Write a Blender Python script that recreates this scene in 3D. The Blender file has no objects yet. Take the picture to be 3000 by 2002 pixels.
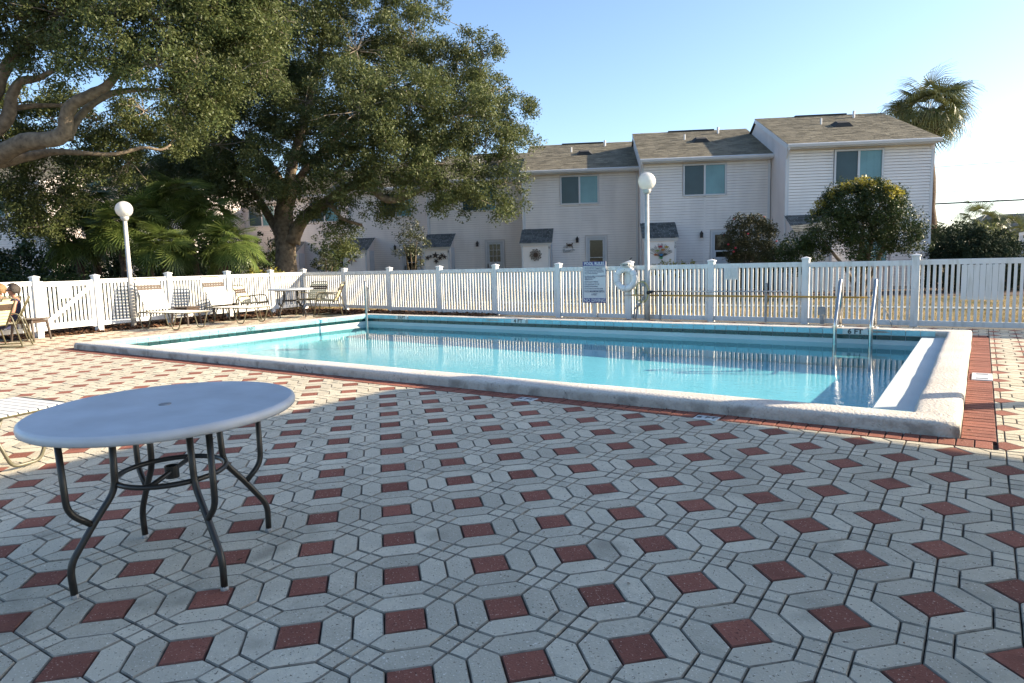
import bpy, math, random
import numpy as np
from mathutils import Vector, Matrix
S = bpy.context.scene
COL = S.collection
R_ = math.radians
rng = random.Random(7)
nr = np.random.default_rng(11)

# ------------------------------------------------------------------ camera, sky, sun, exposure
HC = 1.234
cam = bpy.data.cameras.new('camera'); camo = bpy.data.objects.new('camera', cam); COL.objects.link(camo)
_r = Vector((0.82945942, 0.55801042, -0.02492881)); _u = Vector((-0.04240943, 0.10741542, 0.9933093)); _w = Vector((-0.55695467, 0.82285254, -0.11276164))
camo.matrix_world = Matrix(((_r.x, _u.x, -_w.x, 0), (_r.y, _u.y, -_w.y, 0), (_r.z, _u.z, -_w.z, HC), (0, 0, 0, 1)))
cam.sensor_width = 36; cam.lens = 2031.77 / 3000 * 36; cam.clip_end = 3000; cam.clip_start = 0.05
S.camera = camo
SUN = Vector((1.85, 1.42, 1.0)).normalized()
world = bpy.data.worlds.new('World'); S.world = world; world.use_nodes = True
wn = world.node_tree
sky = wn.nodes.new('ShaderNodeTexSky'); sky.sky_type = 'NISHITA'; sky.sun_disc = False
sky.sun_elevation = math.asin(SUN.z); sky.sun_rotation = math.atan2(SUN.x, SUN.y)
sky.air_density = 0.9; sky.dust_density = 1.1; sky.ozone_density = 2.6
wn.links.new(sky.outputs[0], wn.nodes['Background'].inputs[0]); wn.nodes['Background'].inputs[1].default_value = 0.12
sl = bpy.data.lights.new('sun', 'SUN'); sl.energy = 5.0; sl.angle = R_(0.53); sl.color = (1.0, 0.85, 0.63)
so = bpy.data.objects.new('sun', sl); COL.objects.link(so); so.rotation_euler = (-SUN).to_track_quat('-Z', 'Y').to_euler(); so.location = (20, 15, 30)
S.view_settings.view_transform = 'Standard'; S.view_settings.look = 'None'; S.view_settings.gamma = 1; S.view_settings.exposure = 1.36
S.view_settings.use_curve_mapping = False
S.render.engine = 'CYCLES'
S.cycles.max_bounces = 8; S.cycles.transparent_max_bounces = 12; S.cycles.caustics_reflective = False; S.cycles.caustics_refractive = False

# ------------------------------------------------------------------ helpers
class MB:
    def __init__(s): s.v = []; s.f = []
    def add(s, vs, fs):
        o = len(s.v); s.v += [tuple(v) for v in vs]; s.f += [tuple(i + o for i in f) for f in fs]; return s
    def box(s, c, size, M=None):
        x, y, z = [d / 2 for d in size]
        vs = [Vector((a * x, b * y, d * z)) for a in (-1, 1) for b in (-1, 1) for d in (-1, 1)]
        if M is not None: vs = [M @ v for v in vs]
        vs = [v + Vector(c) for v in vs]
        return s.add(vs, [(0, 1, 3, 2), (4, 6, 7, 5), (0, 4, 5, 1), (2, 3, 7, 6), (0, 2, 6, 4), (1, 5, 7, 3)])
    def bb(s, x0, x1, y0, y1, z0, z1): return s.box(((x0 + x1) / 2, (y0 + y1) / 2, (z0 + z1) / 2), (x1 - x0, y1 - y0, z1 - z0))
    def bev(s, c, size, b=.005, M=None):
        x, y, z = [d / 2 for d in size]; vs = []
        for sz in (-1, 1):
            for (ix, iy) in ((-1, -1), (1, -1), (1, 1), (-1, 1)): vs.append(Vector((ix * x, iy * y, sz * (z - b))))
        for (ix, iy) in ((-1, -1), (1, -1), (1, 1), (-1, 1)): vs.append(Vector((ix * (x - b), iy * (y - b), z)))
        if M is not None: vs = [M @ v for v in vs]
        vs = [v + Vector(c) for v in vs]
        f = [(3, 2, 1, 0), (8, 9, 10, 11)]
        for i in range(4):
            j = (i + 1) % 4; f += [(i, j, 4 + j, 4 + i), (4 + i, 4 + j, 8 + j, 8 + i)]
        return s.add(vs, f)
    def tube(s, pts, r, n=8, caps=True, closed=False):
        pts = [Vector(p) for p in pts]; m = len(pts); rs = r if isinstance(r, (list, tuple)) else [r] * m
        rings = []; up = None
        for i, p in enumerate(pts):
            if closed: t = (pts[(i + 1) % m] - pts[i - 1])
            else: t = pts[min(i + 1, m - 1)] - pts[max(i - 1, 0)]
            t = t.normalized()
            if up is None:
                a = Vector((0, 0, 1)) if abs(t.z) < .9 else Vector((1, 0, 0)); up = (a - t * a.dot(t)).normalized()
            else:
                up = (up - t * up.dot(t)); up = up.normalized() if up.length > 1e-6 else t.orthogonal().normalized()
            b = t.cross(up); rings.append([p + (up * math.cos(2 * math.pi * k / n) + b * math.sin(2 * math.pi * k / n)) * rs[i] for k in range(n)])
        vs = [v for rg in rings for v in rg]; fs = []
        for i in range(m if closed else m - 1):
            j = (i + 1) % m
            for k in range(n): fs.append((i * n + k, i * n + (k + 1) % n, j * n + (k + 1) % n, j * n + k))
        if caps and not closed: fs += [tuple(range(n))[::-1], tuple((m - 1) * n + k for k in range(n))]
        return s.add(vs, fs)
    def lathe(s, prof, c=(0, 0, 0), n=24):
        vs = []; fs = []; m = len(prof)
        for r, z in prof:
            for k in range(n): a = 2 * math.pi * k / n; vs.append((c[0] + r * math.cos(a), c[1] + r * math.sin(a), c[2] + z))
        for i in range(m - 1):
            for k in range(n): fs.append((i * n + k, i * n + (k + 1) % n, (i + 1) * n + (k + 1) % n, (i + 1) * n + k))
        fs += [tuple(range(n))[::-1], tuple((m - 1) * n + k for k in range(n))]
        return s.add(vs, fs)
    def prism(s, poly, z0, z1):
        n = len(poly); vs = [(x, y, z0) for x, y in poly] + [(x, y, z1) for x, y in poly]
        return s.add(vs, [tuple(range(n))[::-1], tuple(range(n, 2 * n))] + [(i, (i + 1) % n, n + (i + 1) % n, n + i) for i in range(n)])
    def extr(s, poly, M, th):           # poly in local xz, thickness along local y, placed by matrix M
        n = len(poly); vs = [M @ Vector((x, -th / 2, z)) for x, z in poly] + [M @ Vector((x, th / 2, z)) for x, z in poly]
        return s.add(vs, [tuple(range(n)), tuple(range(n, 2 * n))[::-1]] + [(i, n + i, n + (i + 1) % n, (i + 1) % n) for i in range(n)])
    def mesh(s, name, smooth=False):
        me = bpy.data.meshes.new(name); me.from_pydata(s.v, [], s.f); me.update()
        if smooth: me.shade_smooth() if hasattr(me, 'shade_smooth') else None
        return me
    def build(s, name, mat, parent=None, smooth=False, loc=None):
        return link(name, s.mesh(name, smooth), mat, parent, loc)
def link(name, me, mat=None, parent=None, loc=None, rot=None):
    o = bpy.data.objects.new(name, me); COL.objects.link(o)
    if mat is not None and me is not None and len(me.materials) == 0: me.materials.append(mat)
    if parent is not None: o.parent = parent
    if loc is not None: o.location = loc
    if rot is not None: o.rotation_euler = rot
    return o
def tag(o, label=None, cat=None, group=None, kind=None):
    if label: o['label'] = label
    if cat: o['category'] = cat
    if group: o['group'] = group
    if kind: o['kind'] = kind
    return o
def empty(name, loc=(0, 0, 0), rz=0, label=None, cat=None, group=None):
    o = bpy.data.objects.new(name, None); COL.objects.link(o); o.location = loc; o.rotation_euler = (0, 0, rz); o.empty_display_size = .1
    return tag(o, label, cat, group)
CH = {}
def kids(o): return [c for c in bpy.data.objects if c.parent == o]
def copy_tree(o, loc=None, rz=None, label=None):
    def rec(src, par):
        c = src.copy(); COL.objects.link(c)
        if par is not None: c.parent = par
        for k in kids(src): rec(k, c)
        return c
    c = rec(o, None)
    if loc is not None: c.location = loc
    if rz is not None: c.rotation_euler = (0, 0, rz)
    if label: c['label'] = label
    return c
def npmesh(name, V, F, mat, parent=None, smooth=False):
    V = np.asarray(V, np.float32); F = np.asarray(F, np.int32); me = bpy.data.meshes.new(name); k = F.shape[1]
    me.vertices.add(len(V)); me.vertices.foreach_set('co', V.ravel())
    me.loops.add(F.size); me.loops.foreach_set('vertex_index', F.ravel())
    me.polygons.add(len(F)); me.polygons.foreach_set('loop_start', np.arange(0, F.size, k, dtype=np.int32)); me.polygons.foreach_set('loop_total', np.full(len(F), k, np.int32))
    me.update(calc_edges=True); me.validate()
    if smooth: me.polygons.foreach_set('use_smooth', np.ones(len(F), bool))
    return link(name, me, mat, parent)
def text_mesh(name, body, size, mat, parent, M, align='CENTER', sx=1, th=.0008, bold=0.0):
    cu = bpy.data.curves.new(name, 'FONT'); cu.body = body; cu.size = size; cu.align_x = align; cu.align_y = 'CENTER'; cu.extrude = th; cu.resolution_u = 3; cu.offset = bold
    t = bpy.data.objects.new(name, cu); COL.objects.link(t); bpy.context.view_layer.update()
    me = bpy.data.meshes.new_from_object(t.evaluated_get(bpy.context.evaluated_depsgraph_get())); bpy.data.objects.remove(t)
    me.transform(M @ Matrix.Diagonal((sx, 1, 1, 1))); me.name = name; me.materials.clear()
    return link(name, me, mat, parent)

# ------------------------------------------------------------------ materials
def nodes(name):
    m = bpy.data.materials.new(name); m.use_nodes = True; t = m.node_tree; return m, t, t.nodes['Principled BSDF'], t.nodes, t.links
def setc(s, c): s.default_value = (c[0], c[1], c[2], 1)
def mat(name, c, rough=.6, var=.12, vs=3.0, bump=.0, bs=60, metal=0, spec=.5, c2=None, rnd=0.0, coord='Position', trans=0, detail=4):
    """base colour with soft noise variation, optional random tone per piece, fine bump"""
    m, t, p, N, L = nodes(name)
    p.inputs['Roughness'].default_value = rough; p.inputs['Metallic'].default_value = metal; p.inputs['Specular IOR Level'].default_value = spec
    if coord == 'Position': g = N.new('ShaderNodeNewGeometry'); co = g.outputs['Position']
    else: g = N.new('ShaderNodeTexCoord'); co = g.outputs['Object']
    n = N.new('ShaderNodeTexNoise'); n.inputs['Scale'].default_value = vs; n.inputs['Detail'].default_value = detail; L.new(co, n.inputs['Vector'])
    r = N.new('ShaderNodeValToRGB'); r.color_ramp.elements[0].position = .3; r.color_ramp.elements[1].position = .7
    c2 = c2 or tuple(max(0, x * (1 - 2 * var)) for x in c)
    setc_ = lambda e, cc: setattr(e, 'color', (cc[0], cc[1], cc[2], 1))
    setc_(r.color_ramp.elements[0], c2); setc_(r.color_ramp.elements[1], c); L.new(n.outputs['Fac'], r.inputs[0]); col = r.outputs[0]
    if rnd:
        oi = N.new('ShaderNodeObjectInfo'); ge = N.new('ShaderNodeNewGeometry'); a = N.new('ShaderNodeMath'); a.operation = 'ADD'; L.new(oi.outputs['Random'], a.inputs[0]); L.new(ge.outputs['Random Per Island'], a.inputs[1])
        fr = N.new('ShaderNodeMath'); fr.operation = 'FRACT'; L.new(a.outputs[0], fr.inputs[0])
        mr = N.new('ShaderNodeMapRange'); mr.inputs[3].default_value = 1 - rnd; mr.inputs[4].default_value = 1 + rnd; L.new(fr.outputs[0], mr.inputs[0])
        hs = N.new('ShaderNodeHueSaturation'); L.new(mr.outputs[0], hs.inputs['Value']); L.new(col, hs.inputs['Color']); col = hs.outputs[0]
    L.new(col, p.inputs['Base Color'])
    if bump:
        n2 = N.new('ShaderNodeTexNoise'); n2.inputs['Scale'].default_value = bs; n2.inputs['Detail'].default_value = 5; L.new(co, n2.inputs['Vector'])
        b = N.new('ShaderNodeBump'); b.inputs['Strength'].default_value = bump; b.inputs['Distance'].default_value = .01; L.new(n2.outputs['Fac'], b.inputs['Height']); L.new(b.outputs[0], p.inputs['Normal'])
    if trans:
        tr = N.new('ShaderNodeBsdfTranslucent'); L.new(col, tr.inputs[0]); mx = N.new('ShaderNodeMixShader'); mx.inputs[0].default_value = trans; o = N['Material Output']
        L.new(p.outputs[0], mx.inputs[1]); L.new(tr.outputs[0], mx.inputs[2]); L.new(mx.outputs[0], o.inputs[0])
    return m
def paver_mat(name, c, speck, speck2, rnd):
    m, t, p, N, L = nodes(name); p.inputs['Roughness'].default_value = .88; p.inputs['Specular IOR Level'].default_value = .25
    g = N.new('ShaderNodeNewGeometry'); co = g.outputs['Position']
    def noise(sc, d=3):
        n = N.new('ShaderNodeTexNoise'); n.inputs['Scale'].default_value = sc; n.inputs['Detail'].default_value = d; L.new(co, n.inputs['Vector']); return n.outputs['Fac']
    def mix(f, a, b):
        x = N.new('ShaderNodeMix'); x.data_type = 'RGBA'; L.new(f, x.inputs[0])
        for i, v in ((6, a), (7, b)):
            if isinstance(v, tuple): x.inputs[i].default_value = (*v, 1)
            else: L.new(v, x.inputs[i])
        return x.outputs[2]
    def ramp(f, a, b):
        r = N.new('ShaderNodeMapRange'); r.inputs[1].default_value = a; r.inputs[2].default_value = b; L.new(f, r.inputs[0]); return r.outputs[0]
    base = mix(ramp(noise(1.1, 5), .35, .7), tuple(x * .80 for x in c), c)
    base = mix(ramp(noise(7, 5), .42, .75), base, tuple(x * .76 for x in c))
    base = mix(ramp(noise(38, 6), .48, .66), base, tuple(x * .80 for x in c))
    oi = N.new('ShaderNodeObjectInfo'); a = N.new('ShaderNodeMath'); a.operation = 'ADD'; L.new(oi.outputs['Random'], a.inputs[0]); L.new(g.outputs['Random Per Island'], a.inputs[1])
    fr = N.new('ShaderNodeMath'); fr.operation = 'FRACT'; L.new(a.outputs[0], fr.inputs[0]); mr = N.new('ShaderNodeMapRange'); mr.inputs[3].default_value = 1 - rnd; mr.inputs[4].default_value = 1 + rnd; L.new(fr.outputs[0], mr.inputs[0])
    hs = N.new('ShaderNodeHueSaturation'); L.new(mr.outputs[0], hs.inputs['Value']); L.new(base, hs.inputs['Color']); base = hs.outputs[0]
    base = mix(ramp(noise(92, 2), .655, .69), base, speck)
    base = mix(ramp(noise(120, 2), .66, .69), base, speck2)
    vor = N.new('ShaderNodeTexNoise'); vor.inputs['Scale'].default_value = 3.1; vor.inputs['Detail'].default_value = 6; L.new(co, vor.inputs['Vector'])
    base = mix(ramp(vor.outputs['Fac'], .60, .76), base, tuple(x * .52 for x in c))
    base = mix(ramp(noise(.55, 6), .52, .70), base, tuple(x * .72 for x in c)) if False else base
    L.new(base, p.inputs['Base Color'])
    b = N.new('ShaderNodeBump'); b.inputs['Strength'].default_value = .6; b.inputs['Distance'].default_value = .006; L.new(noise(120, 4), b.inputs['Height']); L.new(b.outputs[0], p.inputs['Normal'])
    return m
M = {}
M['cream_paver'] = paver_mat('cream_paver', (.64, .575, .44), (.15, .125, .095), (.80, .75, .65), .14)
M['red_paver'] = paver_mat('red_paver', (.30, .11, .075), (.12, .045, .035), (.55, .36, .28), .16)
M['joint'] = mat('joint_sand', (.085, .072, .055), .95, .25, 6, bump=.5, bs=90)
M['coping'] = None
def coping_mat():
    m, t, p, N, L = nodes('coping_concrete'); p.inputs['Roughness'].default_value = .9; p.inputs['Specular IOR Level'].default_value = .2
    g = N.new('ShaderNodeNewGeometry'); co = g.outputs['Position']
    def noise(sc, d=4, di=0):
        n = N.new('ShaderNodeTexNoise'); n.inputs['Scale'].default_value = sc; n.inputs['Detail'].default_value = d; n.inputs['Distortion'].default_value = di; L.new(co, n.inputs['Vector']); return n.outputs['Fac']
    def ramp(f, a, b):
        r = N.new('ShaderNodeMapRange'); r.inputs[1].default_value = a; r.inputs[2].default_value = b; L.new(f, r.inputs[0]); return r.outputs[0]
    def mix(f, a, b):
        x = N.new('ShaderNodeMix'); x.data_type = 'RGBA'; L.new(f, x.inputs[0])
        for i, v in ((6, a), (7, b)):
            if isinstance(v, tuple): x.inputs[i].default_value = (*v, 1)
            else: L.new(v, x.inputs[i])
        return x.outputs[2]
    base = mix(ramp(noise(2.5, 6), .35, .7), (.56, .52, .47), (.68, .64, .58))
    base = mix(ramp(noise(55, 4), .54, .64), base, (.50, .445, .39))
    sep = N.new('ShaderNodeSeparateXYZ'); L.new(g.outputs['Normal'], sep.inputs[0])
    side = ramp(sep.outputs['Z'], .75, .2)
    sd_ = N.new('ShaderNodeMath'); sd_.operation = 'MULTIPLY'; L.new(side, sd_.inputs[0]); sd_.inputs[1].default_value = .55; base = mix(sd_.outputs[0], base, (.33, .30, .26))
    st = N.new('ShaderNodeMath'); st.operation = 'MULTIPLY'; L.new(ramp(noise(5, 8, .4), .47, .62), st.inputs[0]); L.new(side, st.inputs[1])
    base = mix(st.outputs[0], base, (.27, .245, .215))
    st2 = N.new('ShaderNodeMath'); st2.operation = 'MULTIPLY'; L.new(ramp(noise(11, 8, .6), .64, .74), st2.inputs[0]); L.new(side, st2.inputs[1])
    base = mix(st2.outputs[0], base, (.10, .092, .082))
    L.new(base, p.inputs['Base Color'])
    b = N.new('ShaderNodeBump'); b.inputs['Strength'].default_value = 1.0; b.inputs['Distance'].default_value = .012; L.new(noise(48, 6), b.inputs['Height']); L.new(b.outputs[0], p.inputs['Normal'])
    return m
M['coping'] = coping_mat()
M['plaster'] = mat('pool_plaster', (.56, .615, .61), .7, .05, 1.5, bump=.1, bs=30)
M['pool_floor'] = mat('pool_floor_plaster', (.72, .84, .88), .7, .04, 1.2)
M['tile_light'] = mat('light_blue_tile', (.26, .56, .62), .18, .10, 9, rnd=.06)
M['tile_dark'] = mat('dark_teal_tile', (.006, .058, .062), .2, .25, 12, rnd=.3)
M['tile_white'] = mat('white_marker_tile', (.66, .68, .66), .25, .05, 5)
M['ink'] = mat('black_marking', (.012, .012, .013), .5, .1, 5)
M['vinyl'] = mat('white_vinyl', (.74, .74, .725), .42, .05, 1.7, spec=.4)
def grime(m, col, lo, hi, scale, amt):
    nt = m.node_tree; pb = nt.nodes['Principled BSDF']; src = pb.inputs['Base Color'].links[0].from_socket; g_ = nt.nodes.new('ShaderNodeNewGeometry')
    mp = nt.nodes.new('ShaderNodeMapping'); mp.inputs['Scale'].default_value = scale; nt.links.new(g_.outputs['Position'], mp.inputs[0]); n_ = nt.nodes.new('ShaderNodeTexNoise'); n_.inputs['Scale'].default_value = 1; n_.inputs['Detail'].default_value = 8; nt.links.new(mp.outputs[0], n_.inputs[0])
    r_ = nt.nodes.new('ShaderNodeMapRange'); r_.inputs[1].default_value = lo; r_.inputs[2].default_value = hi; r_.inputs[4].default_value = amt; nt.links.new(n_.outputs['Fac'], r_.inputs[0])
    x_ = nt.nodes.new('ShaderNodeMix'); x_.data_type = 'RGBA'; nt.links.new(r_.outputs[0], x_.inputs[0]); nt.links.new(src, x_.inputs[6]); x_.inputs[7].default_value = (*col, 1); nt.links.new(x_.outputs[2], pb.inputs['Base Color'])
grime(M['vinyl'], (.45, .44, .38), .50, .72, (14, 14, 2.2), .55)
M['bronze'] = mat('bronze_tube_paint', (.022, .02, .017), .38, .2, 14, spec=.5)
M['olive'] = mat('olive_tube_paint', (.135, .12, .072), .4, .15, 14)
M['strap_white'] = mat('white_vinyl_strap', (.72, .70, .66), .5, .06, 8)
M['strap_cream'] = mat('cream_vinyl_strap', (.66, .58, .36), .5, .08, 8)
M['strap_brown'] = mat('brown_vinyl_strap', (.085, .055, .035), .5, .1, 8)
M['brown_plastic'] = mat('brown_resin', (.075, .048, .034), .45, .15, 9)
M['tabletop'] = mat('fiberglass_tabletop', (.52, .575, .625), .42, .10, 5, bump=.08, bs=22, detail=9)
grime(M['tabletop'], (.42, .46, .50), .52, .75, (6, 22, 6), .5)
M['tablerim'] = mat('fiberglass_rim', (.56, .57, .58), .4, .08, 6)
M['white_plastic'] = mat('white_plastic', (.72, .72, .71), .4, .05, 4)
M['globe'] = mat('opal_globe', (.80, .79, .76), .22, .06, 3, trans=.35)
M['pole'] = mat('painted_pole', (.55, .54, .51), .45, .15, 7)
M['steel'] = mat('stainless_steel', (.62, .60, .56), .22, .1, 20, metal=1)
M['galv'] = mat('galvanised_steel', (.33, .34, .35), .5, .15, 12, metal=.5)
M['sign_white'] = mat('sign_white', (.62, .64, .66), .4, .04, 3)
M['sign_blue'] = mat('sign_blue', (.025, .035, .20), .4, .08, 3)
M['sign_ink'] = mat('sign_ink', (.10, .11, .20), .5, .05, 3)
M['ring'] = mat('life_ring_foam', (.80, .81, .82), .55, .07, 10)
M['rope'] = mat('white_rope', (.70, .69, .66), .8, .1, 40, bump=.6, bs=160)
M['yellow'] = mat('yellow_fibreglass', (.50, .30, .04), .4, .12, 8)
M['net'] = mat('net_frame', (.50, .46, .16), .5, .12, 8)
M['mesh'] = mat('net_mesh', (.55, .55, .48), .6, .1, 8, trans=.5)
M['paper'] = mat('paper', (.66, .66, .63), .7, .06, 20)
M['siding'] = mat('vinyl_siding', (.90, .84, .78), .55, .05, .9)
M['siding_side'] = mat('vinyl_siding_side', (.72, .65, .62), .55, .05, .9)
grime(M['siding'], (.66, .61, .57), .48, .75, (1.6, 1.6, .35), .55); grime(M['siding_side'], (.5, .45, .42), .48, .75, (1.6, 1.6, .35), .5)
M['trim'] = mat('white_trim', (.66, .665, .67), .5, .04, 2)
M['shingle'] = mat('grey_shingle', (.235, .205, .145), .95, .18, 2.2, rnd=.2, bump=.8, bs=120)
M['shed_shingle'] = mat('dark_shingle', (.13, .14, .135), .95, .25, 5, rnd=.35, bump=.8, bs=120)
M['roof_dark'] = mat('ridge_vent', (.05, .048, .045), .9, .2, 5)
M['door'] = mat('door_paint', (.52, .55, .58), .45, .04, 3)
def glass(name, c, rough=.05):
    m = mat(name, c, rough, .15, 1.3, spec=.5); m.node_tree.nodes['Principled BSDF'].inputs['Coat Weight'].default_value = .12; return m
M['glass_dark'] = glass('window_glass_screened', (.035, .085, .105), .25)
M['glass_blind'] = glass('window_glass_with_blinds', (.17, .37, .41), .12)
for nm_, axis, sc_, k_ in (('glass_blind', 'Z', 42, .22), ('glass_dark', 'X', 9, .35)):
    nt = M[nm_].node_tree; pb = nt.nodes['Principled BSDF']; src = pb.inputs['Base Color'].links[0].from_socket
    tc = nt.nodes.new('ShaderNodeTexCoord'); wv = nt.nodes.new('ShaderNodeTexWave'); wv.bands_direction = axis; wv.inputs['Scale'].default_value = sc_; wv.inputs['Distortion'].default_value = 1.2; nt.links.new(tc.outputs['Object'], wv.inputs['Vector'])
    mx_ = nt.nodes.new('ShaderNodeMix'); mx_.data_type = 'RGBA'; mx_.blend_type = 'MULTIPLY'; mx_.inputs[0].default_value = k_; nt.links.new(src, mx_.inputs[6]); nt.links.new(wv.outputs['Color'], mx_.inputs[7]); nt.links.new(mx_.outputs[2], pb.inputs['Base Color'])
M['glass_door'] = glass('door_glass', (.016, .017, .015))
M['iron'] = mat('dark_iron', (.045, .035, .03), .6, .2, 20)
M['rust'] = mat('rusty_metal', (.10, .055, .035), .7, .3, 25)
M['bark'] = mat('oak_bark', (.25, .195, .135), .95, .3, 9, c2=(.09, .068, .048), bump=1.0, bs=26, detail=8)
M['twig'] = mat('pale_twig', (.30, .25, .19), .9, .2, 12)
M['palm_bark'] = mat('palm_bark', (.13, .085, .055), .95, .4, 20, bump=1, bs=40)
M['mulch'] = mat('mulch', (.20, .095, .045), .95, .45, 25, rnd=.5, bump=.6)
M['mulch_ground'] = mat('mulch_ground', (.13, .065, .035), 1, .5, 18, bump=1.0, bs=50)
M['concrete'] = mat('path_concrete', (.34, .36, .33), .9, .15, 4, bump=.3)
M['skin'] = mat('skin', (.46, .21, .135), .5, .08, 12)
M['navy'] = mat('navy_cloth', (.03, .035, .10), .85, .25, 30)
M['white_cloth'] = mat('white_cloth', (.66, .67, .70), .85, .08, 10)
M['hair_dark'] = mat('dark_brown_hair', (.055, .038, .028), .6, .4, 60, bump=.8, bs=90)
M['hair_blond'] = mat('blond_hair', (.36, .20, .085), .6, .3, 60, bump=.8, bs=90)
M['black_plastic'] = mat('black_plastic', (.012, .012, .014), .25, .1, 5)
M['fascia'] = mat('brown_beam', (.20, .15, .11), .7, .2, 5)
def leaf_mat(name, c, c2, trans=.3, rough=.42, spec=.45):
    m, t, p, N, L = nodes(name); p.inputs['Roughness'].default_value = rough; p.inputs['Specular IOR Level'].default_value = spec
    g = N.new('ShaderNodeNewGeometry'); r = N.new('ShaderNodeValToRGB'); e = r.color_ramp.elements
    e[0].color = (*c, 1); e[1].color = (*c2, 1); L.new(g.outputs['Random Per Island'], r.inputs[0])
    n = N.new('ShaderNodeTexNoise'); n.inputs['Scale'].default_value = .8; L.new(g.outputs['Position'], n.inputs['Vector'])
    mr = N.new('ShaderNodeMapRange'); mr.inputs[1].default_value = .3; mr.inputs[2].default_value = .7; mr.inputs[3].default_value = .75; mr.inputs[4].default_value = 1.25; L.new(n.outputs['Fac'], mr.inputs[0])
    hs = N.new('ShaderNodeHueSaturation'); L.new(mr.outputs[0], hs.inputs['Value']); L.new(r.outputs[0], hs.inputs['Color'])
    L.new(hs.outputs[0], p.inputs['Base Color']); tr = N.new('ShaderNodeBsdfTranslucent'); L.new(hs.outputs[0], tr.inputs[0])
    mx = N.new('ShaderNodeMixShader'); mx.inputs[0].default_value = trans; L.new(p.outputs[0], mx.inputs[1]); L.new(tr.outputs[0], mx.inputs[2]); L.new(mx.outputs[0], N['Material Output'].inputs[0]); return m
M['oak_leaf'] = leaf_mat('oak_leaf', (.062, .085, .030), (.135, .150, .056), .36, .5, .28)
M['oak_leaf2'] = leaf_mat('oak_leaf_near', (.066, .092, .030), (.145, .160, .056), .36, .5, .28)
M['bush_leaf'] = leaf_mat('bush_leaf', (.026, .046, .015), (.055, .08, .024), .2, .5, .3)
M['tips_leaf'] = leaf_mat('yellow_tip_leaf', (.20, .20, .035), (.36, .30, .05), .4)
M['camellia_leaf'] = leaf_mat('camellia_leaf', (.028, .036, .018), (.055, .055, .026), .15, .6, .25)
M['hedge_leaf'] = leaf_mat('hedge_leaf', (.016, .028, .017), (.03, .045, .026), .1, .8, .08)
M['grey_leaf'] = leaf_mat('grey_leaf', (.06, .075, .035), (.10, .11, .055), .2)
M['fan_leaf'] = leaf_mat('fan_palm_leaf', (.075, .115, .026), (.160, .200, .054), .38, .38, .45)
M['cab_leaf'] = leaf_mat('cabbage_palm_leaf', (.085, .10, .035), (.15, .16, .06), .3)
M['grass'] = leaf_mat('dry_grass', (.24, .19, .08), (.44, .34, .19), .3, .8, .2)
M['flower'] = mat('red_flower', (.45, .02, .04), .6, .2, 20)
M['far_wall'] = mat('far_wall', (.26, .26, .28), .8, .1, .2)

# ------------------------------------------------------------------ setting: ground
def ground_mat():
    m, t, p, N, L = nodes('lawn_ground'); p.inputs['Roughness'].default_value = .95; p.inputs['Specular IOR Level'].default_value = .1
    g = N.new('ShaderNodeNewGeometry'); n = N.new('ShaderNodeTexNoise'); n.inputs['Scale'].default_value = .8; n.inputs['Detail'].default_value = 8; L.new(g.outputs['Position'], n.inputs['Vector'])
    r = N.new('ShaderNodeValToRGB'); e = r.color_ramp.elements; e[0].position = .35; e[0].color = (.085, .10, .03, 1); e[1].position = .62; e[1].color = (.42, .32, .18, 1); L.new(n.outputs['Fac'], r.inputs[0])
    n2 = N.new('ShaderNodeTexNoise'); n2.inputs['Scale'].default_value = 60; n2.inputs['Detail'].default_value = 4; L.new(g.outputs['Position'], n2.inputs['Vector'])
    mx = N.new('ShaderNodeMix'); mx.data_type = 'RGBA'; mx.blend_type = 'MULTIPLY'; mx.inputs[0].default_value = .7; L.new(r.outputs[0], mx.inputs[6]); L.new(n2.outputs['Color'], mx.inputs[7]); L.new(mx.outputs[2], p.inputs['Base Color'])
    return m
gm = ground_mat()
# sheet with a hole for the pool and the sloping deck: four big quads round the paved yard
g = MB(); GX0, GX1, GY0, GY1 = -17.2, 30, -14, 14.05
for (x0, x1, y0, y1) in ((-900, GX0, -900, 1200), (GX1, 900, -900, 1200), (GX0, GX1, -900, GY0), (GX0, GX1, GY1, 1200)):
    g.add([(x0, y0, -.03), (x1, y0, -.03), (x1, y1, -.03), (x0, y1, -.03)], [(0, 1, 2, 3)])
tag(g.build('ground', gm), kind='structure')
SL = .0229; Y0 = 5.39
def dz(y): return SL * (y - Y0) if y < Y0 else 0.0
PX0, PX1, PY0, PY1 = -12.41, -.07, 5.39, 12.04        # pool coping, outer
IX0, IX1, IY0, IY1 = -12.11, -.37, 5.69, 11.74        # pool, inner
# soil and joint bed under the pavers
b = MB(); zb = -.022
for (x0, x1, y0, y1) in ((GX0, PX0 + .05, Y0, GY1), (PX1 - .05, GX1, Y0, GY1), (PX0 + .05, PX1 - .05, PY1 - .05, GY1)):
    b.add([(x0, y0, zb), (x1, y0, zb), (x1, y1, zb), (x0, y1, zb)], [(0, 1, 2, 3)])
b.add([(GX0, GY0, dz(GY0) + zb), (GX1, GY0, dz(GY0) + zb), (GX1, Y0, zb), (GX0, Y0, zb)], [(0, 1, 2, 3)])
b.add([(PX0 + .05, Y0, zb), (PX1 - .05, Y0, zb), (PX1 - .05, Y0 + .1, zb), (PX0 + .05, Y0 + .1, zb)], [(0, 1, 2, 3)])
deck = tag(b.build('paved_deck', M['joint']), kind='structure')

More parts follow.
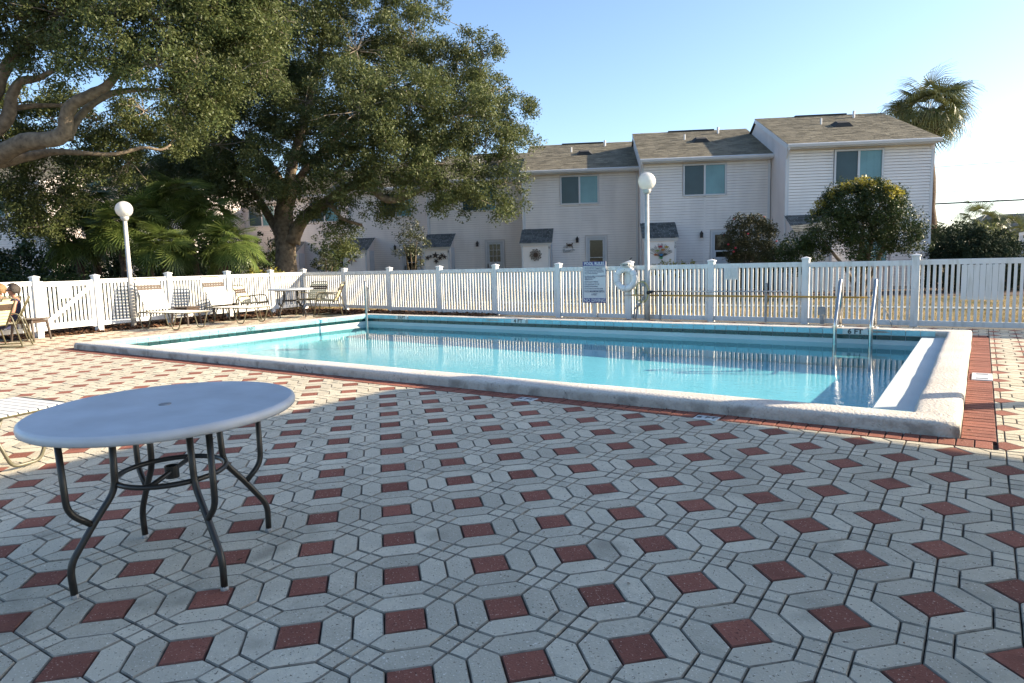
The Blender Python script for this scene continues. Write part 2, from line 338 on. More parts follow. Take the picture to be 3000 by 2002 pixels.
# pavers: octagon groups (red square, four hexagons, four small squares), cut along the borders
PH = .783; LA = .383; OX, OY = -1.729, 1.796
e1 = (math.cos(PH), math.sin(PH)); e2 = (-math.sin(PH), math.cos(PH)); A_ = .153 / 2; W_ = .115; L2 = LA / 2
def loc2w(u, v): return (OX + u * e1[0] + v * e2[0], OY + u * e1[1] + v * e2[1])
def clip(poly, reg):
    x0, x1, y0, y1 = reg
    for ax, lim, sg in ((0, x0, 1), (0, x1, -1), (1, y0, 1), (1, y1, -1)):
        out = []
        for i in range(len(poly)):
            p, q = poly[i - 1], poly[i]; dp = (p[ax] - lim) * sg; dq = (q[ax] - lim) * sg
            if (dp >= 0) != (dq >= 0):
                t = dp / (dp - dq); out.append((p[0] + (q[0] - p[0]) * t, p[1] + (q[1] - p[1]) * t))
            if dq >= 0: out.append(q)
        poly = out
        if len(poly) < 3: return []
    return poly
def area(p): return .5 * sum(p[i - 1][0] * p[i][1] - p[i][0] * p[i - 1][1] for i in range(len(p)))
def inset(p, d):
    n = len(p); out = []
    for i in range(n):
        a, b_, c = p[i - 1], p[i], p[(i + 1) % n]
        def nrm(s, e):
            dx, dy = e[0] - s[0], e[1] - s[1]; l = math.hypot(dx, dy) or 1e-9; return (-dy / l, dx / l)
        n1, n2 = nrm(a, b_), nrm(b_, c); k = 1 + n1[0] * n2[0] + n1[1] * n2[1]; k = max(k, .25)
        out.append((b_[0] + (n1[0] + n2[0]) / k * d, b_[1] + (n1[1] + n2[1]) / k * d))
    return out
def paver_mb(poly, mb, zf, tilt=(0, 0, 0)):
    """one paver: skirt, chamfer and flat top, z from zf(y); tilt = tiny unevenness"""
    p0 = inset(poly, .0024); p1 = inset(poly, .0064); n = len(poly)
    if area(p1) <= 0: return
    cx = sum(p[0] for p in poly) / n; cy = sum(p[1] for p in poly) / n
    T = lambda x, y, h: (x, y, zf(y) + h + tilt[0] + tilt[1] * (x - cx) + tilt[2] * (y - cy))
    vs = [T(x, y, -.024) for x, y in p0] + [T(x, y, -.0052) for x, y in p0] + [T(x, y, 0) for x, y in p1]
    fs = [tuple(range(2 * n, 3 * n))]
    for i in range(n):
        j = (i + 1) % n; fs += [(i, j, n + j, n + i), (n + i, n + j, 2 * n + j, 2 * n + i)]
    mb.add(vs, fs)
BW = .203
M['paver_edge'] = mat('dirty_paver_edge', (.41, .37, .295), .95, .3, 14, bump=.4, bs=120)
M['red_edge'] = mat('dirty_red_edge', (.20, .085, .062), .95, .3, 14, bump=.4, bs=120)
def dirty(me, em):
    me.materials.append(em)
    for pl in me.polygons:
        if pl.normal.z < .95: pl.material_index = 1
REG = [(-16.9, 5.2, -2.0, PY0 - BW), (-15.25, PX0 - BW, PY0 - BW, 12.35), (PX1 + BW, 5.2, PY0 - BW, 13.33), (PX0 - BW, PX1 + BW, PY1 + BW, 13.33)]
cell = {'red_paver': [[(-A_, -A_), (A_, -A_), (A_, A_), (-A_, A_)]], 'hexagon_paver': [], 'small_square_paver': []}
hx = [(A_, -A_), (A_ + W_ / 2, -A_ - W_ / 2), (A_ + W_, -A_), (A_ + W_, A_), (A_ + W_ / 2, A_ + W_ / 2), (A_, A_)]
for k in range(4):
    c, s = (1, 0, -1, 0)[k], (0, 1, 0, -1)[k]; cell['hexagon_paver'].append([(x * c - y * s, x * s + y * c) for x, y in hx])
for (ax, ay) in ((1, 0), (0, 1), (-1, 0), (0, -1)):
    cc = (L2 + ax * W_ / 2, L2 + ay * W_ / 2); h = W_ / 2
    cell['small_square_paver'].append([(cc[0], cc[1] - h), (cc[0] + h, cc[1]), (cc[0], cc[1] + h), (cc[0] - h, cc[1])])
cands = {k: [] for k in cell}; cutp = {k: MB() for k in cell}
def in_view(x, y): return -17.0 < x < 5.5 and -2.2 < y < 13.6 and not (PX0 + .3 < x < PX1 - .3 and PY0 + .3 < y < PY1 - .3)
for i in range(-50, 50):
    for j in range(-50, 50):
        cx, cy = loc2w(i * LA, j * LA)
        if not (-17.5 < cx < 7 and -3 < cy < 14): continue
        if not in_view(cx, cy): continue
        for kind, polys in cell.items():
            for q, pl in enumerate(polys):
                wp = [loc2w(i * LA + x, j * LA + y) for x, y in pl]; a0 = area(wp)
                for reg in REG:
                    cp = clip(wp, reg)
                    if not cp or area(cp) < a0 * .06: continue
                    mx_, my_ = sum(p[0] for p in wp) / len(wp), sum(p[1] for p in wp) / len(wp)
                    if area(cp) > a0 * .999: cands[kind].append((math.hypot(mx_, my_), mx_, my_, q, wp))
                    else: paver_mb(cp, cutp[kind], dz, (rng.uniform(-.0012, .0012), 0, 0))
pm = {'red_paver': M['red_paver'], 'hexagon_paver': M['cream_paver'], 'small_square_paver': M['cream_paver']}
def visible(x, y):
    d = Vector((x, y, dz(y) - HC)); z = d.dot(_w)
    if z < .2: return False
    X = 1500 + 2031 * d.dot(_r) / z; Y = 1001 - 2031 * d.dot(_u) / z; return -30 < X < 3030 and Y < 2040
for kind, lst in cands.items():
    lst.sort(); near = [c for c in lst if visible(c[1], c[2])][:300]; ns = set(id(c) for c in near); base = {}
    for c in near:
        d, mx_, my_, q, wp = c
        if q not in base:
            mb = MB(); paver_mb([(x - mx_, y - my_) for x, y in wp], mb, lambda y: 0); base[q] = mb.mesh(kind); base[q].materials.append(pm[kind]); dirty(base[q], M['red_edge'] if kind[0] == 'r' else M['paver_edge'])
        o = link(kind, base[q], None, deck, (mx_, my_, dz(my_) + rng.uniform(-.0016, .0014)), ((math.atan(SL) if my_ < Y0 else 0) + rng.uniform(-.006, .006), rng.uniform(-.006, .006), rng.uniform(-.006, .006)))
    mb = cutp[kind]
    for c in lst:
        if id(c) not in ns: paver_mb(c[4], mb, dz, (rng.uniform(-.0015, .0015), rng.uniform(-.006, .006), rng.uniform(-.006, .006)))
    dirty(tag(mb.build('distant_' + kind + 's', pm[kind], deck), kind='stuff').data, M['red_edge'] if kind[0] == 'r' else M['paver_edge'])
# soldier course of red bricks round the pool
bm = MB(); paver_mb([(-.0508, -.1015), (.0508, -.1015), (.0508, .1015), (-.0508, .1015)], bm, lambda y: 0); brick = bm.mesh('border_brick'); brick.materials.append(M['red_paver']); dirty(brick, M['red_edge'])
bricks = []
x = PX0 - BW + .0508
while x < PX1 + BW:
    bricks.append((x, PY0 - BW / 2, 0)); bricks.append((x, PY1 + BW / 2, 0)); x += .1018
y = PY0 + .0508
while y < PY1:
    bricks.append((PX1 + BW / 2, y, math.pi / 2)); bricks.append((PX0 - BW / 2, y, math.pi / 2)); y += .1018
bricks.sort(key=lambda t: math.hypot(t[0], t[1])); rest = MB()
for k, (x, y, rz) in enumerate(bricks):
    if k < 300: link('border_brick', brick, None, deck, (x, y, dz(y) + rng.uniform(-.0015, .0015)), (rng.uniform(-.008, .008), rng.uniform(-.008, .008), rz + rng.uniform(-.01, .01)))
    else:
        c, s = math.cos(rz), math.sin(rz); paver_mb([(x + c * a - s * b_, y + s * a + c * b_) for a, b_ in ((-.0508, -.1015), (.0508, -.1015), (.0508, .1015), (-.0508, .1015))], rest, dz)
dirty(tag(rest.build('distant_border_bricks', M['red_paver'], deck), kind='stuff').data, M['red_edge'])
# mulch beds along the fence
mb = MB()
mb.add([(-17.1, 5.7, -.008), (-15.22, 5.7, -.008), (-15.22, 12.33, -.008), (-17.1, 12.33, -.008)], [(0, 1, 2, 3)])
mb.add([(-17.1, 12.33, -.008), (-12.2, 12.9, -.008), (-9.5, 13.34, -.008), (-9.5, 14, -.008), (-17.1, 14, -.008)], [(0, 1, 2, 3, 4)])
tag(mb.build('mulch_bed', M['mulch_ground']), kind='structure')
V = []; F = []
for k in range(9000):
    if rng.random() < .6: x, y = rng.uniform(-16.6, -15.2), rng.uniform(5.7, 13.6)
    else: x, y = rng.uniform(-16.4, -9.6), rng.uniform(12.75, 13.9)
    if x > -15.25 and y < 12.6 - max(0, (x + 12)) * .0: continue
    a = rng.uniform(0, 6.28); l = rng.uniform(.02, .06); wd = l * rng.uniform(.25, .6); t = rng.uniform(-.7, .7); z = rng.uniform(0, .035)
    u = Vector((math.cos(a), math.sin(a), t)) * l; v = Vector((-math.sin(a), math.cos(a), rng.uniform(-.6, .6))) * wd
    p = Vector((x, y, z)); o = len(V); V += [p - u - v, p + u - v, p + u + v, p - u + v]; F.append((o, o + 1, o + 2, o + 3))
tag(npmesh('mulch_chips', V, F, M['mulch']), 'brown mulch chips and dead leaves along the white fences', 'mulch', kind='stuff')
# concrete path across the lawn
p = MB(); p.add([(-40, 16.6, -.012), (20, 18.9, -.012), (20, 19.5, -.012), (-40, 17.2, -.012)], [(0, 1, 2, 3)]); tag(p.build('concrete_path', M['concrete']), kind='structure')
# mulch strip in front of the houses
p = MB(); p.add([(-44, 19.6, -.016), (-7.5, 22.2, -.016), (3, 24.4, -.016), (3, 40, -.016), (-44, 40, -.016)], [(0, 1, 2, 3, 4)]); tag(p.build('planting_bed', M['mulch_ground']), kind='structure')
p = MB(); p.add([(-60, -6, -.018), (-17.25, -6, -.018), (-17.25, 15.6, -.018), (-60, 15.6, -.018)], [(0, 1, 2, 3)]); tag(p.build('palm_bed', M['mulch_ground']), kind='structure')
# dry lawn blades behind the fence
n = 52000; x = nr.uniform(-26, 7, n); y = 14.0 + (nr.random(n) ** 1.5) * 11; ok = ~((y > 16.75 + (x + 40) * .0383) & (y < 17.4 + (x + 40) * .0383)) & (y < 21.9 + .2 * np.maximum(0, x + 7)); x, y = x[ok], y[ok]; n = len(x)
a = nr.uniform(0, 6.28, n); hgt = nr.uniform(.03, .085, n); wd = nr.uniform(.006, .014, n); lx, ly = nr.normal(0, .03, n), nr.normal(0, .03, n)
V = np.stack([np.stack([x - np.cos(a) * wd, y - np.sin(a) * wd, np.full(n, -.03)], 1), np.stack([x + np.cos(a) * wd, y + np.sin(a) * wd, np.full(n, -.03)], 1), np.stack([x + lx, y + ly, hgt - .03], 1)], 1).reshape(-1, 3)
tag(npmesh('dry_lawn', V, np.arange(3 * n).reshape(-1, 3), M['grass']), 'dry yellow green lawn blades behind the white picket fence', 'grass', kind='stuff')

# ------------------------------------------------------------------ swimming pool
pool = empty('swimming_pool', (-6.24, 8.7, 0), 0, 'rectangular swimming pool with raised white concrete coping and blue tile band', 'pool')
def P_(o):                      # parent keeping world coordinates
    o.parent = pool; o.location = Vector(o.location) - Vector(pool.location); return o
def coping_mesh():
    mb = MB(); prof = [(0, -.03), (0, .045), (.004, .07), (.015, .088), (.035, .097), (.07, .1), (.24, .1), (.275, .096), (.292, .085), (.298, .07), (.30, .055), (.30, .02)]
    cs = [(PX0, PY0), (PX1, PY0), (PX1, PY1), (PX0, PY1)]; inn = [(1, 1), (-1, 1), (-1, -1), (1, -1)]; rings = []
    def nz(a, b_): return .0035 * (math.sin(a * 1.7 + b_ * 5) + .7 * math.sin(a * 4.3 + 1 + b_ * 2) + .5 * math.sin(a * 9.1 + b_ * 8))
    for k in range(4):
        p, q = cs[k], cs[(k + 1) % 4]; ip, iq = inn[k], inn[(k + 1) % 4]; ln = math.hypot(q[0] - p[0], q[1] - p[1]); n = int(ln / .12)
        for i in range(n):
            t = i / n; ring = []
            for d, z in prof:
                a = (p[0] + ip[0] * d, p[1] + ip[1] * d); b_ = (q[0] + iq[0] * d, q[1] + iq[1] * d); px = a[0] + (b_[0] - a[0]) * t; py = a[1] + (b_[1] - a[1]) * t
                e = nz(t * ln + k * 7, d * 3) * (1 if z > .03 else 0); ring.append((px + e * (0 if k % 2 == 0 else 1), py + e * (1 if k % 2 == 0 else 0), z + nz(t * ln * .7 + k, d) * .5 * (1 if z > .05 else 0)))
            rings.append(ring)
    m = len(prof); N = len(rings)
    for rg in rings: mb.v += rg
    for i in range(N):
        j = (i + 1) % N
        for k in range(m - 1): mb.f.append((i * m + k, j * m + k, j * m + k + 1, i * m + k + 1))
    return mb
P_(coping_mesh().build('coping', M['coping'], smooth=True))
WZ = -.135
def shell():
    mb = MB(); zf = lambda x: -.39 - (x - IX0) / (IX1 - IX0) * .14
    e = .012; x0, x1, y0, y1 = IX0 - e, IX1 + e, IY0 - e, IY1 + e; xs = [x0 + (x1 - x0) * i / 12 for i in range(13)]
    for i in range(12):
        a, b_ = xs[i], xs[i + 1]; mb.add([(a, y0, .03), (b_, y0, .03), (b_, y0, zf(b_)), (a, y0, zf(a))], [(0, 1, 2, 3)]); mb.add([(a, y1, .03), (b_, y1, .03), (b_, y1, zf(b_)), (a, y1, zf(a))], [(3, 2, 1, 0)])
    mb.add([(x0, y0, .03), (x0, y1, .03), (x0, y1, zf(x0)), (x0, y0, zf(x0))], [(3, 2, 1, 0)]); mb.add([(x1, y0, .03), (x1, y1, .03), (x1, y1, zf(x1)), (x1, y0, zf(x1))], [(0, 1, 2, 3)])
    fl = MB()
    for i in range(12):
        a, b_ = xs[i], xs[i + 1]; fl.add([(a, y0, zf(a)), (b_, y0, zf(b_)), (b_, y1, zf(b_)), (a, y1, zf(a))], [(0, 1, 2, 3)])
    return mb, fl
sh, fl = shell(); P_(sh.build('pool_wall', M['plaster'])); P_(fl.build('pool_floor', M['pool_floor']))
P_(MB().bev((IX1 - .155, (IY0 + IY1) / 2, -.31), (.33, IY1 - IY0 - .02, .62), .012).build('ledge', M['plaster']))
# tiles on the far and left walls, one by one
def tilemesh(w, h, along): 
    mb = MB(); t = .016
    if along == 'x': mb.bev((0, 0, 0), (w - .009, h - .008, t), .002, Matrix.Rotation(R_(90), 3, 'X'))
    else: mb.bev((0, 0, 0), (w - .009, h - .008, t), .002, Matrix.Rotation(R_(90), 3, 'Z') @ Matrix.Rotation(R_(90), 3, 'X'))
    return mb.mesh('tile')
TWX = (IX1 - .33 - IX0) / 60; TWY = (IY1 - IY0) / 31
marks = {'far': [(-10.99, '3½FT'), (-7.78, '4 FT'), (-1.57, '6 FT')], 'left': [(8.55, '3½FT')]}
for nm, z, m in (('light_blue_tile', .050, M['tile_light']), ('dark_teal_tile', -.029, M['tile_dark'])):
    th_ = .086 if nm[0] == 'l' else .070
    me = tilemesh(TWX, th_, 'x'); me.materials.append(m); my = tilemesh(TWY, th_, 'y'); my.materials.append(m)
    for i in range(62):
        x = IX0 + TWX * (i + .5)
        if x > IX1 - .05: break
        if nm[0] == 'l' and any(abs(x - mx_) < .17 for mx_, _ in marks['far']): continue
        P_(link(nm, me, None, None, (x, IY1 + .004, z)))
    for i in range(31):
        y = IY0 + TWY * (i + .5)
        if nm[0] == 'l' and any(abs(y - my_) < .15 for my_, _ in marks['left']): continue
        P_(link(nm, my, None, None, (IX0 - .004, y, z)))
    P_(MB().bb(IX0, IX1, IY0 - .011, IY0 + .003, z - th_ / 2 + .001, z + th_ / 2 - .001).build(nm + '_band', m))
for mx_, s in marks['far']:
    o = P_(MB().bev((mx_, IY1 + .003, .050), (.35, .018, .080), .002).build('depth_marker', M['tile_white'])); 
    text_mesh('lettering', s, .10, M['ink'], o, Matrix.Translation((mx_, IY1 - .0075, .050)) @ Matrix.Rotation(R_(90), 4, 'X'), sx=1.15 if '½' not in s else .95, bold=.003)
for my_, s in marks['left']:
    o = P_(MB().bev((IX0 - .003, my_, .050), (.018, .30, .080), .002).build('depth_marker', M['tile_light']))
    text_mesh('lettering', s, .10, M['ink'], o, Matrix.Translation((IX0 + .0075, my_, .050)) @ Matrix.Rotation(R_(90), 4, 'Z') @ Matrix.Rotation(R_(90), 4, 'X'), sx=.85, bold=.003)
# floor drain grate
P_(MB().bb(-2.3, -1.9, 6.6, 7.0, -.545, -.525).build('drain_grate', M['galv']))
def water_mat():
    m, t, p, N, L = nodes('pool_water'); N.remove(p)
    g = N.new('ShaderNodeNewGeometry'); mp = N.new('ShaderNodeMapping'); L.new(g.outputs['Position'], mp.inputs[0]); mp.inputs['Rotation'].default_value = (0, 0, R_(35)); mp.inputs['Scale'].default_value = (1, 1.6, 1)
    n1 = N.new('ShaderNodeTexNoise'); n1.inputs['Scale'].default_value = 1.6; n1.inputs['Detail'].default_value = 2; L.new(mp.outputs[0], n1.inputs[0])
    n2 = N.new('ShaderNodeTexNoise'); n2.inputs['Scale'].default_value = 9; n2.inputs['Detail'].default_value = 3; n2.inputs['Distortion'].default_value = .6; L.new(mp.outputs[0], n2.inputs[0])
    b1 = N.new('ShaderNodeBump'); b1.inputs['Strength'].default_value = .12; b1.inputs['Distance'].default_value = .012; L.new(n1.outputs[0], b1.inputs['Height'])
    b2 = N.new('ShaderNodeBump'); sp = N.new('ShaderNodeSeparateXYZ'); L.new(g.outputs['Position'], sp.inputs[0]); n3 = N.new('ShaderNodeTexNoise'); n3.inputs['Scale'].default_value = .5; L.new(g.outputs['Position'], n3.inputs[0]); ad = N.new('ShaderNodeMath'); ad.operation = 'MULTIPLY_ADD'; L.new(n3.outputs[0], ad.inputs[0]); ad.inputs[1].default_value = 3.0; L.new(sp.outputs['Y'], ad.inputs[2]); rs = N.new('ShaderNodeMapRange'); rs.inputs[1].default_value = 10.6; rs.inputs[2].default_value = 8.0; rs.inputs[3].default_value = .06; rs.inputs[4].default_value = .75; L.new(ad.outputs[0], rs.inputs[0]); L.new(rs.outputs[0], b2.inputs['Strength']); b2.inputs['Distance'].default_value = .006; L.new(n2.outputs[0], b2.inputs['Height']); L.new(b1.outputs[0], b2.inputs['Normal'])
    # two-sided Fresnel (Schlick) so that sunlight also gets through from below the surface
    dt = N.new('ShaderNodeVectorMath'); dt.operation = 'DOT_PRODUCT'; L.new(g.outputs['Incoming'], dt.inputs[0]); L.new(b2.outputs[0], dt.inputs[1])
    def mth(op, a, b_=None):
        x = N.new('ShaderNodeMath'); x.operation = op
        for i, q in enumerate((a, b_)):
            if q is None: continue
            if isinstance(q, (int, float)): x.inputs[i].default_value = q
            else: L.new(q, x.inputs[i])
        return x
    om = mth('SUBTRACT', 1.0, mth('ABSOLUTE', dt.outputs['Value']).outputs[0]); pw = mth('POWER', om.outputs[0], 5.0); fr = mth('ADD', mth('MULTIPLY', pw.outputs[0], .98).outputs[0], .02)
    gl = N.new('ShaderNodeBsdfGlossy'); gl.inputs['Roughness'].default_value = .0; L.new(b2.outputs[0], gl.inputs['Normal'])
    tr = N.new('ShaderNodeBsdfTransparent'); tr.inputs[0].default_value = (.48, .855, .915, 1)
    mx = N.new('ShaderNodeMixShader'); L.new(fr.outputs[0], mx.inputs[0]); L.new(tr.outputs[0], mx.inputs[1]); L.new(gl.outputs[0], mx.inputs[2]); L.new(mx.outputs[0], N['Material Output'].inputs[0]); return m
wm = MB(); wm.add([(IX0 - .01, IY0 - .01, WZ), (IX1 - .32, IY0 - .01, WZ), (IX1 - .32, IY1 + .01, WZ), (IX0 - .01, IY1 + .01, WZ)], [(0, 1, 2, 3)])
tag(wm.build('water', water_mat()), kind='structure')
# ladder (two rails with three treads) and hand rail
ld = empty('pool_ladder', (-1.57, 11.7, .1), 0, 'stainless steel pool ladder with two arched rails at the deep end', 'ladder')
def arc_path(pts, rad=.08, n=5):
    out = [Vector(pts[0])]
    for i in range(1, len(pts) - 1):
        a, b_, c = Vector(pts[i - 1]), Vector(pts[i]), Vector(pts[i + 1]); d1 = (a - b_); d2 = (c - b_); r = min(rad, d1.length * .45, d2.length * .45); p = b_ + d1.normalized() * r; q = b_ + d2.normalized() * r
        for k in range(n + 1):
            t = k / n; out.append((p * (1 - t) + b_ * t) * (1 - t) + (b_ * (1 - t) + q * t) * t)
    out.append(Vector(pts[-1])); return out
for sx in (-.245, .245):
    MB().tube(arc_path([(sx, .26, 0), (sx, .25, .70), (sx, .17, .745), (sx, -.22, .10), (sx, -.22, -1.0)], .07), .029, 10).build('rail', M['steel'], ld, True)
    MB().tube([(sx, .26, .035), (sx, -.20, .035)], .016, 8).build('anchor_bar', M['steel'], ld, True)
    MB().lathe([(.05, 0), (.05, .008), (.03, .02), (.026, .02)], (sx, .26, 0), 14).build('escutcheon', M['steel'], ld, True)
for z in (-.42, -.68, -.94): MB().bb(-.24, .24, -.26, -.18, z, z + .03).build('tread', M['steel'], ld)
hr = empty('pool_handrail', (-11.3, 10.95, WZ), 0, 'upright steel handrail standing in the water at the shallow corner', 'handrail')
MB().tube(arc_path([(0, 0, -.5), (0, 0, 1.04), (-.30, .29, .98), (-.72, .76, .85), (-.85, .88, .32)], .1), .024, 10).build('rail', M['galv'], hr, True)
MB().lathe([(.045, 0), (.045, .01), (.026, .022)], (-.85, .88, .32), 14).build('escutcheon', M['steel'], hr, True)

# ------------------------------------------------------------------ fences
def cap_mesh():
    w = .072; mb = MB(); mb.add([(-w, -w, 0), (w, -w, 0), (w, w, 0), (-w, w, 0), (-w, -w, .02), (w, -w, .02), (w, w, .02), (-w, w, .02), (0, 0, .05)], [(3, 2, 1, 0), (0, 1, 5, 4), (1, 2, 6, 5), (2, 3, 7, 6), (3, 0, 4, 7), (4, 5, 8), (5, 6, 8), (6, 7, 8), (7, 4, 8)]); return mb.mesh('post_cap')
capm = cap_mesh(); capm.materials.append(M['vinyl'])
postm = MB().bev((0, 0, .585), (.118, .118, 1.19), .004).mesh('post'); postm.materials.append(M['vinyl'])
def pick(h): 
    me = MB().bev((0, 0, h / 2), (.044, .024, h), .002).mesh('picket'); me.materials.append(M['vinyl']); return me
def fence(name, label, A, dirv, posts, zb, gate=None, rng_j=.003):
    """posts = list of distances along dirv; zb = bottom of the lower rail per panel"""
    ang = math.atan2(dirv[1], dirv[0]); root = empty(name, (A[0], A[1], 0), ang, label, 'fence')
    for i, s in enumerate(posts):
        p = link('post', postm, None, root, (s, 0, -.01 + rng.uniform(-.008, .008)), (rng.uniform(-rng_j, rng_j), rng.uniform(-rng_j, rng_j), 0)); link('post_cap', capm, None, p, (0, 0, 1.18))
    pk = {}
    for i in range(len(posts) - 1):
        s0, s1 = posts[i] + .059, posts[i + 1] - .059
        if gate is not None and i == gate: continue
        z0 = zb[min(i, len(zb) - 1)]; dzt = rng.uniform(-.006, .006)
        MB().bev(((s0 + s1) / 2, 0, 1.065 + dzt), (s1 - s0 + .004, .052, .092), .004).build('top_rail', M['vinyl'], root)
        MB().bev(((s0 + s1) / 2, 0, z0 + .046), (s1 - s0 + .004, .052, .092), .004).build('bottom_rail', M['vinyl'], root)
        k = max(2, round((s1 - s0) / .084)); h = round(1.02 + dzt - (z0 + .092) + .006, 3)
        if h not in pk: pk[h] = pick(h)
        st = (s1 - s0) / k
        for q in range(k): link('picket', pk[h], None, root, (s0 + st * (q + .5) + rng.uniform(-.0015, .0015), 0, z0 + .09), (0, rng.uniform(-.003, .003), 0))
    return root
bp = [16.62 - 15.7 + 0] ; xs = [-16.62 + 1.745 * i for i in range(10)] + [-16.62 + 1.745 * 9 + 2.4, -16.62 + 1.745 * 9 + 4.3, -16.62 + 1.745 * 9 + 6.1]
back = fence('picket_fence', 'long white vinyl picket fence along the far side of the pool', (-16.62, 13.65), (1, -.006), [x + 16.62 for x in xs], [.11, .08, .05, .02, .005, 0.0, 0.0])
LD = Vector((-16.62 + 15.3, 13.65 - 6.05)).normalized()
lf = fence('picket_fence', 'white vinyl picket fence with a gate on the left behind the loungers', (-15.3 - LD.x * 1.9, 6.05 - LD.y * 1.9), LD, [0, 1.9, 3.15, 4.94, 6.72, 8.26, 9.60], [.12, .12, .13, .13, .12, .11], gate=1)
# gate between the two posts
gt = empty('gate', (-15.3 + LD.x * .06, 6.05 + LD.y * .06, 0), math.atan2(LD.y, LD.x), 'white picket gate with a diagonal brace beside the seated people', 'gate')
GW = 1.13
for nm, c, sz in (('top_rail', (GW / 2, 0, 1.04), (GW - .15, .05, .10)), ('bottom_rail', (GW / 2, 0, .20), (GW - .15, .05, .12)), ('stile', (.045, 0, .61), (.085, .055, .98)), ('stile', (GW - .045, 0, .61), (.085, .055, .98))): MB().bev(c, sz, .004).build(nm, M['vinyl'], gt)
pg = pick(.735)
for q in range(11): link('picket', pg, None, gt, (.135 + q * .086, .006, .258))
a = math.atan2(.74, GW - .1); MB().bev((GW / 2, -.034, .62), (math.hypot(.74, GW - .1), .02, .085), .003, Matrix.Rotation(-a, 3, 'Y')).build('brace', M['vinyl'], gt)
for q in range(3): MB().bev((.40 + q * .086, -.024, .87), (.083, .016, .25), .002).build('latch_board', M['vinyl'], gt)
for z in (.25, 1.0): MB().bev((.0, -.035, z), (.1, .012, .05), .002).build('hinge', M['galv'], gt)
# latch boards on the right-hand panel of the back fence
for q in range(7): MB().bev((16.62 - .225 + q * .083, -.036, .735), (.079, .018, .57), .003).build('latch_board', M['vinyl'], back)

